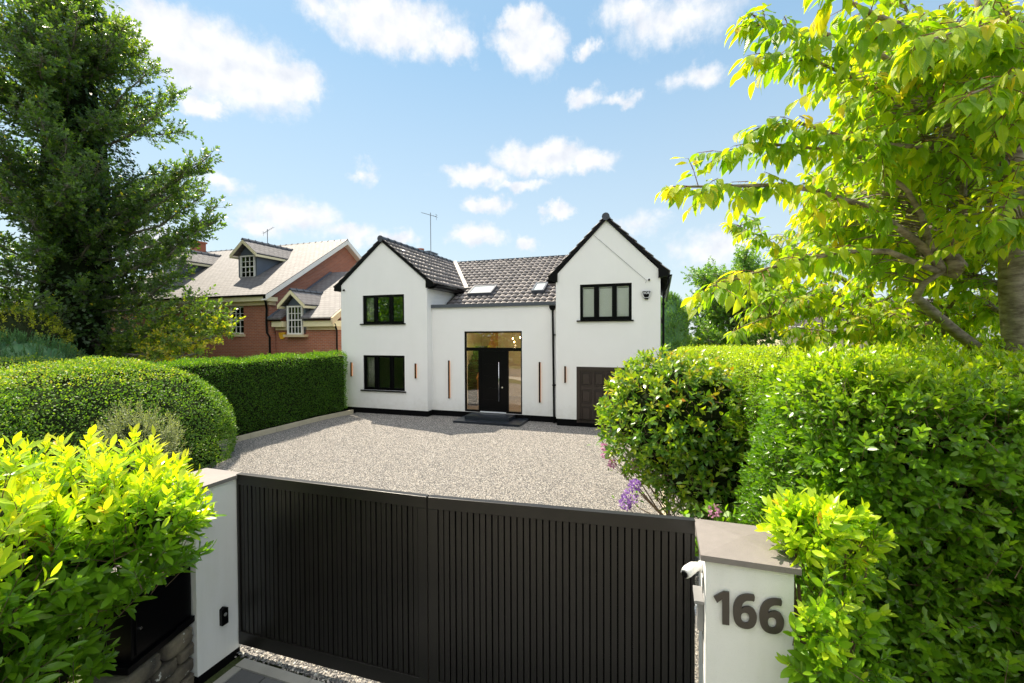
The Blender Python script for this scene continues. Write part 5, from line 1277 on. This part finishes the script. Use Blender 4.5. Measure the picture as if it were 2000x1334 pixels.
# trees built from limbs that carry shoots
def limb_tree(root, trunk, limbs, mat, nsh, k, SL, LL, LW, tmpl, scatter, bark, grav=0.0, rnf=None, twigr=.004, leafy=.25, crown='crown', rn_hi=1.0, seg=7, bias=(0, 0, .2), outw=.6):
    f = MB()
    f.tube(trunk[0], trunk[1], 10)
    for pts, r0 in limbs:
        m_ = len(pts); f.tube(pts, [r0*(1-.8*i/(m_-1)) for i in range(m_)], seg)
    Ps, Ds, As = [], [], []
    for pts, r0 in limbs:
        q = np.array([tuple(p) for p in pts]); sl_ = np.linalg.norm(np.diff(q, axis=0), axis=1); tot = sl_.sum(); n = max(2, int(nsh*tot))
        s = RG.uniform(leafy, 1.0, n)*tot; cs = np.concatenate([[0], np.cumsum(sl_)]); i = np.clip(np.searchsorted(cs, s)-1, 0, len(sl_)-1)
        fr_ = ((s-cs[i])/sl_[i])[:, None]; base = q[i]*(1-fr_)+q[i+1]*fr_; d = unit(q[i+1]-q[i])
        w_ = rdir(n)*(RG.uniform(0, 1, (n, 1))**.5)*scatter*(1.0-.45*(s/tot)[:, None])
        P = base+w_; Ps.append(P); As.append(base); Ds.append(unit(d*outw+unit(w_)*.7+np.array(bias)+RG.normal(0, .3, (n, 3))))
    P, D, A = np.concatenate(Ps), np.concatenate(Ds), np.concatenate(As); n = len(P); L = RG.uniform(SL*.6, SL*1.3, n)
    O, X_, Nn, t = on_shoots(P, D, L, k, 1.1)
    X_ = unit(X_+np.array([0, 0, -grav])); cl = np.repeat(RG.uniform(0, 1, n), k); rn = (.5*cl+.5*RG.uniform(0, 1, n*k))*rn_hi
    if rnf is not None: rn = rnf(O, t, rn, cl)
    sz = RG.uniform(.7, 1.2, n*k); leaves(O, X_, Nn, LL*sz, LW*sz, tmpl, rn, .15, .2, name=crown, mat=mat, parent=root)
    f.build('trunk', bark, root, smooth=True)
    twigs(np.concatenate([A, P]), np.concatenate([P, P+D*L[:, None]]), np.concatenate([np.full(n, twigr*1.6), np.full(n, twigr)]), 'twigs', bark, root)
def curved(p, az_, elv, L, n=6, bend=.25, sag=.0):
    p = Vector(p); pts = [p.copy()]; d = Vector((math.cos(az_)*math.cos(elv), math.sin(az_)*math.cos(elv), math.sin(elv)))
    for i in range(n):
        d = (d+Vector((random.uniform(-bend, bend), random.uniform(-bend, bend), random.uniform(-bend, bend)*.6+sag))).normalized(); p = p+d*(L/n); pts.append(p.copy())
    return pts

# ivy clad holly on the left
h = thing('holly_tree', 'tall dark ivy clad holly tree on the left with lit sprays against the sky', 'tree', (-25.1, 12.6, 0))
TX, TY = -25.15, 12.6
trunk = ([(TX, TY, -.1), (TX+.1, TY, 5), (TX-.1, TY+.2, 10), (TX+.2, TY, 15), (TX, TY, 20.2)], [.55, .48, .38, .24, .05])
limbs = []
random.seed(21)
for i in range(165):
    z = random.uniform(0.4, 19.3); a = random.uniform(0, 2*math.pi)
    if random.random() < .45: a = random.uniform(-1.6, .9)           # towards the drive
    R_ = 3.5+1.7*math.exp(-((z-3.7)/3.4)**2)+1.5*math.exp(-((z-9.4)/4.0)**2)+.8*math.exp(-((z-14.3)/2.4)**2)-1.7*max(0, (z-15.4)/4.0)
    if -1.6 < a < .9 and z < 4: R_ *= .95
    if z > 14 and math.cos(a) > -.3: R_ = min(R_, max(.7, 4.2-(z-14)*.85))
    limbs.append((curved((TX, TY, z), a, random.uniform(-.05, .5), R_*random.uniform(.75, 1.02), 7, .20, .02), .06))
for tip in [(-17, 12.9, 10.2), (-17.8, 12.9, 9.97), (-18.7, 13, 9.24), (-16.3, 12.6, 7.47), (-16.6, 12.8, 8.12), (-17.6, 12.9, 7.34), (-15.7, 12.3, 3.29), (-16.3, 12.6, 4.09), (-15.9, 11.9, 2.9), (-17.3, 12.7, 4.73), (-19.4, 13.3, 13.3), (-21.1, 13.5, 14.8), (-22.5, 13.3, 16.6), (-15.9, 11.5, 2.35), (-15.8, 12.5, 3.68), (-18.3, 13.6, 8.95), (-18.1, 12.7, 5.79)]:
    tip = Vector(tip); b0 = Vector((TX, TY, max(1.6, tip.z-1.9 if tip.z > 4 else tip.z-.9))); pts = [b0]
    for s_ in range(1, 7):
        q = b0.lerp(tip, s_/6); q.z -= .6*math.sin(math.pi*s_/6)*(1 if tip.z > 4 else .3); q += Vector((random.uniform(-.18, .18), random.uniform(-.18, .18), random.uniform(-.15, .15))) if s_ < 6 else Vector((0, 0, 0)); pts.append(q)
    limbs.append((pts, .08))
def hr(O, t, rn, cl):  # sunlight painted in: low outer and topmost leaves coloured yellower
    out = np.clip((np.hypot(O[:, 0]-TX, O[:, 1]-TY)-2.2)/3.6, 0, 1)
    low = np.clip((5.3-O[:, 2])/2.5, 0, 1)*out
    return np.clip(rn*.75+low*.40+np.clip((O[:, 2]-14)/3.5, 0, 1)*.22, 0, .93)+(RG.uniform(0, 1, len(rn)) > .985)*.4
limb_tree(h, trunk, limbs, 'holly_leaf', 16, 11, .38, .140, .080, T8, .58, 'grey_bark', rnf=hr, leafy=.26, outw=.9, twigr=.008)
P, N = ell_surface(15000, (TX+.2, TY, 7.4), (1.75, 1.6, 10.3), 2.2, 0, .45, .7)
leaves(P+N*RG.normal(0, .25, (len(P), 1)), unit(N+RG.normal(0, .6, P.shape)-np.array([0, 0, .5])), unit(N+np.array([0, 0, .6])+RG.normal(0, .3, P.shape)), RG.uniform(.12, .22, len(P)), RG.uniform(.10, .17, len(P)), T4, RG.uniform(0, 1, len(P)), name='ivy', mat='ivy_leaf', parent=h)
core_ell(h, (TX+.2, TY, 7.4), (1.75, 1.6, 10.3), 2.2, s=.72)

# birch beyond the right hedge
random.seed(5)
h = thing('birch_tree', 'airy small leaved tree behind the hedge, right of the white house', 'tree', (2.9, 18.9, 0))
limbs = []
for i in range(84):
    z = random.uniform(1.2, 4.9); limbs.append((curved((2.8, 18.9, z), random.uniform(0, 6.28), random.uniform(.15, .95), random.uniform(1.5, 2.3), 5, .25), .03))
limb_tree(h, ([(2.9, 18.9, -.1), (2.8, 18.9, 2.5), (2.75, 18.9, 5.2)], [.12, .09, .02]), limbs, 'birch_leaf', 36, 10, .22, .085, .060, T4, .42, 'grey_bark', grav=.4, leafy=.3)
# tree top behind the house
h = thing('distant_tree', 'green tree top just showing over the ridge of the white house', 'tree', (-8.8, 39.5, 0))
limbs = [(curved((-8.9, 39.5, random.uniform(4, 8.4)), random.uniform(0, 6.28), random.uniform(.3, 1.2), random.uniform(1.2, 2.3), 5, .25), .05) for i in range(22)]
limb_tree(h, ([(-8.9, 39.5, 0), (-8.9, 39.5, 8.6)], [.25, .08]), limbs, 'birch_leaf', 16, 8, .3, .12, .08, T4, .6, 'grey_bark', rn_hi=1.2)

# cherry tree at the right, its boughs reaching over the hedge towards the drive
random.seed(9)
h = thing('cherry_tree', 'large leaved cherry tree arching in from the right with sunlit drooping leaves', 'tree', (3.0, 4.9, 0))
CT = [(2.85, 4.75, 2.36), (2.77, 4.74, 2.82), (2.68, 4.66, 3.36), (2.65, 4.61, 3.89), (2.55, 4.48, 4.38), (2.39, 4.33, 4.87), (2.23, 4.18, 5.3), (2.08, 4.03, 5.77)]
trunk = ([(CT[0][0]+.1, CT[0][1]+.1, -.1)]+CT, [.115, .10, .09, .082, .075, .075, .06, .045, .03])
LB = []      # (points, radius, leafy start)
def add(p, r, s=.3): LB.append(([Vector(q) for q in p], r, s))
add([(3.16, 5.39, 2.42), (2.77, 5.05, 2.76), (2.39, 4.77, 2.99), (2.07, 4.5, 3.19), (1.92, 4.35, 3.28), (1.95, 4.31, 3.38), (2.06, 4.29, 3.47), (2.12, 4.32, 3.57)], .055, .95)
add([(2.05, 4.29, 3.48), (1.85, 4.12, 3.65), (1.6, 3.93, 3.78), (1.34, 3.69, 3.87), (0.986, 3.41, 3.93), (0.705, 3.21, 3.94), (0.383, 3, 3.9), (0.155, 2.83, 3.87)], .030, .25)
add([(2.06, 4.3, 3.49), (1.93, 4.2, 3.69), (1.85, 4.13, 3.88), (1.69, 3.97, 4.04), (1.35, 3.65, 4.18), (0.969, 3.36, 4.19), (0.632, 3.14, 4.18), (0.382, 3, 4.1)], .026, .35)
add([(2.02, 4.28, 3.47), (1.81, 4.11, 3.52), (1.54, 3.86, 3.58), (1.24, 3.65, 3.56), (0.939, 3.44, 3.5), (0.663, 3.27, 3.42), (0.462, 3.14, 3.35), (0.288, 3.04, 3.29)], .024, .35)
add([(2.09, 4.31, 3.55), (2.14, 4.22, 3.88), (2.08, 4.1, 4.18), (1.85, 3.82, 4.42), (1.48, 3.43, 4.59), (1.12, 3.1, 4.67), (0.832, 2.9, 4.67), (0.63, 2.78, 4.65), (0.484, 2.69, 4.65)], .026, .4)
add([(1.91, 3.89, 4.38), (1.45, 3.47, 4.46), (1.07, 3.19, 4.54), (0.782, 2.99, 4.61), (0.587, 2.87, 4.58)], .016, .2)
add([(2.55, 4.48, 4.26), (2.15, 4.13, 4.41), (1.84, 3.87, 4.27), (1.41, 3.51, 4.21), (1.09, 3.29, 4.21), (0.799, 3.15, 4.29), (0.615, 3.06, 4.26)], .028, .25)
add([(2.5, 4.47, 4.57), (2.01, 3.88, 4.7), (1.54, 3.3, 4.69), (1.19, 2.91, 4.64), (0.965, 2.68, 4.61), (0.759, 2.5, 4.63)], .028, .3)
add([(2.39, 4.33, 4.79), (2.15, 3.72, 4.82), (1.69, 3.03, 4.57), (1.3, 2.58, 4.37), (1.04, 2.33, 4.22)], .024, .35)
add([(2.52, 4.47, 4.38), (2.54, 4.05, 4.46), (2.03, 3.25, 4.36), (1.54, 2.65, 4.16), (1.27, 2.46, 4.03)], .022, .4)
add([(2.64, 4.6, 3.89), (2.67, 4.93, 3.79), (2.75, 5.37, 3.53), (2.83, 5.82, 3.21), (2.91, 6.15, 2.59)], .050, .9)
add([(3.48, 7.71, 2.2), (2.84, 7.29, 2.64), (2.71, 7.15, 3.06), (2.61, 7.02, 3.53), (2.4, 6.75, 4.1), (2.07, 6.43, 4.5), (1.77, 6.12, 4.81)], .055, .45)
add([(2.69, 7.14, 3.27), (2.89, 6.9, 3.58), (3.03, 6.54, 4.02), (3.08, 6.35, 4.44)], .030, .2)
add([(2.67, 7.14, 3.4), (2.15, 6.65, 3.71), (1.6, 6.26, 3.88), (1.2, 5.92, 4.09), (0.836, 5.69, 4.25)], .024, .3)
add([(2.79, 7.17, 2.92), (2.06, 6.19, 3.3), (1.41, 5.34, 3.27), (0.967, 4.76, 3.15), (0.679, 4.45, 3.05)], .020, .45)
add([(2.83, 5.82, 3.15), (2.32, 5.33, 3.04), (1.85, 4.96, 3.04), (1.54, 4.74, 3), (1.16, 4.51, 3.04)], .018, .2)
add([(2.77, 4.75, 3.37), (2.81, 5.18, 3.41), (2.81, 5.61, 3.66), (2.58, 5.75, 4.06), (2.32, 5.78, 4.47), (2.06, 5.69, 4.69)], .035, .3)
add([(2.64, 4.61, 4.01), (2.68, 5.15, 4.25), (2.5, 5.42, 4.59), (2.17, 5.42, 5.09), (1.84, 5.21, 5.45)], .030, .3)
add([(2.5, 4.47, 4.69), (2.46, 4.89, 5.2), (2.24, 5.03, 5.74), (1.98, 4.95, 6.11)], .030, .3)
add([(2.77, 4.75, 3.62), (2.87, 4.47, 3.76), (2.52, 3.93, 3.77), (2.14, 3.59, 3.65), (1.89, 3.4, 3.66)], .018, .4)
add([(2.75, 4.74, 3.12), (3.1, 5.7, 3.25), (3.24, 6.38, 3.05), (3.03, 6.73, 2.93)], .030, .3)
f = MB(); f.tube(trunk[0], trunk[1], 14)
for p, r, s in LB: f.tube(p, [r*(1-.78*i/(len(p)-1)) for i in range(len(p))], 8)
f.tube([(2.11, 4.33, 3.43), (2.14, 4.32, 3.51), (2.12, 4.32, 3.59)], [.06, .085, .05], 8)
Ps, Ds, Ls = [], [], []
for p, r, s in LB:
    q = np.array([tuple(v) for v in p]); sg = np.linalg.norm(np.diff(q, axis=0), axis=1); tot = sg.sum(); cs = np.concatenate([[0], np.cumsum(sg)])
    x = s*tot
    while x < tot:
        i = min(np.searchsorted(cs, x, side='right')-1, len(sg)-1); fr_ = (x-cs[i])/sg[i]; b0 = q[i]*(1-fr_)+q[i+1]*fr_; d = unit(q[i+1]-q[i])
        d2 = unit(d*RG.uniform(.4, 1.1)+RG.normal(0, .55, 3)*[1, 1, .5]+[-.15, -.05, .12]); Ps.append(b0); Ds.append(d2); Ls.append(RG.uniform(.14, .42)*(1.15-.62*x/tot)); x += RG.uniform(.030, .065)
    Ps.append(q[-1]); Ds.append(unit(q[-1]-q[-2])); Ls.append(.12)
# spurs filling the crown between the boughs
allp = np.array([tuple(Vector(p[i]).lerp(Vector(p[i+1]), q_/12)) for p, r, s in LB for i in range(len(p)-1) if r < .05 or i > len(p)//2 for q_ in range(12)])
FILL = (((2.08, 4.43, 4.7), (.75, .8, .8), 85), ((2.62, 5.02, 4.03), (.7, .9, .7), 75), ((1.97, 4.81, 4.45), (.75, .9, .55), 70), ((2.16, 5.82, 3.94), (.9, .9, .45), 75), ((3.08, 6.33, 3.34), (.9, .9, .42), 70), ((2.09, 4.34, 5.33), (.8, .7, .5), 60), ((1.91, 3.42, 4.6), (.4, .4, .55), 30), ((2.07, 3.78, 4.07), (.4, .35, .5), 26), ((1.41, 4, 4.99), (.5, .5, .45), 30), ((1.76, 4.72, 3.68), (.6, .6, .35), 45), ((2.69, 5.47, 3.84), (.6, .6, .45), 45), ((1.18, 4.64, 3.98), (.45, .6, .3), 30))
for (c, r, n_) in FILL:
    n_ = int(n_*2.2)
    P = np.array(c)+rdir(n_)*(RG.uniform(0, 1, (n_, 1))**.4)*np.array(r)
    for p in P:
        j = np.argmin(((allp-p-np.array([.12, .05, -.08]))**2).sum(1)+RG.uniform(0, .02, len(allp))); a_ = allp[j]
        dd_ = p-a_; p = a_+dd_*min(1, .42/max(1e-6, float(np.linalg.norm(dd_)))); p[2] = min(max(p[2], a_[2]-.10), a_[2]+.13); mid_ = (a_+p)/2+[0, 0, .04]; f.tube([tuple(a_), tuple(mid_), tuple(p)], [.006, .0045, .0035], 4)
        dq = (p-a_)*.8+RG.normal(0, .4, 3)+[-.2, 0, 0]; dq[2] = max(dq[2], -.12); Ps.append(p); Ds.append(unit(dq)); Ls.append(RG.uniform(.12, .34))
f.build('trunk', 'cherry_bark', h, smooth=True)
P, D, L = np.array(Ps), np.array(Ds), np.array(Ls); n = len(P)
k = 9
j = np.arange(k)[None, :]; t = .12+.88*(j+RG.uniform(-.3, .3, (n, k)))/(k-1)
side = unit(np.cross(D, np.array([[0, 0, 1.]])))
sgn = np.where((j+RG.integers(0, 2, (n, 1))) % 2 == 0, 1.0, -1.0)
O = P[:, None]+D[:, None]*(L[:, None]*t)[..., None]+np.array([0, 0, -1.])*(.25*L[:, None]*t*t)[..., None]
X_ = D[:, None]*RG.uniform(.2, .75, (n, k, 1))+side[:, None]*sgn[..., None]*RG.uniform(.25, .8, (n, k, 1))+np.array([0, 0, -1.])*RG.uniform(.25, 1.0, (n, k, 1))+RG.normal(0, .12, (n, k, 3))
N_ = np.array([0, 0, 1.])+D[:, None]*.25+side[:, None]*sgn[..., None]*.35+RG.normal(0, .28, (n, k, 3))
X_ = unit(X_.reshape(-1, 3)); O = O.reshape(-1, 3); N_ = N_.reshape(-1, 3)
pet = .018
twigs(O, O+X_*pet*1.3, .0012, 'petioles', 'twig_bark', h)
O2 = O+X_*pet
cl = np.repeat(RG.uniform(0, 1, n), k); sz = RG.uniform(.55, 1.15, n*k)*(1.1-.3*t.ravel())
rn = np.clip(.45*cl+.40*RG.uniform(0, 1, n*k)+.22*t.ravel(), 0, .93)+(RG.uniform(0, 1, n*k) > .99)*.06
leaves(O2, X_, N_, .120*sz, .052*sz*RG.uniform(.85, 1.15, n*k), TL, rn, .32, .30, name='crown', mat='cherry_leaf', parent=h, wave=.05)
tw = [(P, P+D*(L*.5)[:, None]-np.array([0, 0, 1])*(.06*L)[:, None]), (P+D*(L*.5)[:, None]-np.array([0, 0, 1])*(.06*L)[:, None], P+D*L[:, None]-np.array([0, 0, 1])*(.25*L)[:, None])]
twigs(np.concatenate([a[0] for a in tw]), np.concatenate([a[1] for a in tw]), .0034, 'twigs', 'twig_bark', h)

# trees across the street and on the skyline: read as one mass each
def mass(name, label, n, x0, x1, y0, y1, z1, LL, mat, fz):
    x = RG.uniform(x0, x1, n); y = RG.uniform(y0, y1, n); top = z1*(.62+.38*np.abs(np.sin(x*fz)*np.cos(x*fz*.37+1))); z = RG.uniform(0, 1, n)**.8*top
    P = np.stack([x, y, z], 1); D = rdir(n); leaves(P, D, rdir(n), LL*RG.uniform(.6, 1.3, n), LL*.6*RG.uniform(.6, 1.3, n), T4, .6*clump(P, .25)+.4*RG.uniform(0, 1, n), name=name, mat=mat)
    o = bpy.context.scene.objects.get(name) or bpy.data.objects[name]; tag(o, label, 'trees', kind='stuff')
mass('street_trees', 'green trees mirrored in the upper left window of the white house', 60000, -48, 10, -15, -11, 12.5, .42, 'birch_leaf', .45)
mass('tree_line', 'far belt of trees low on the skyline behind the houses', 16000, -150, 130, 70, 80, 3.6, 1.1, 'holly_leaf', .11)
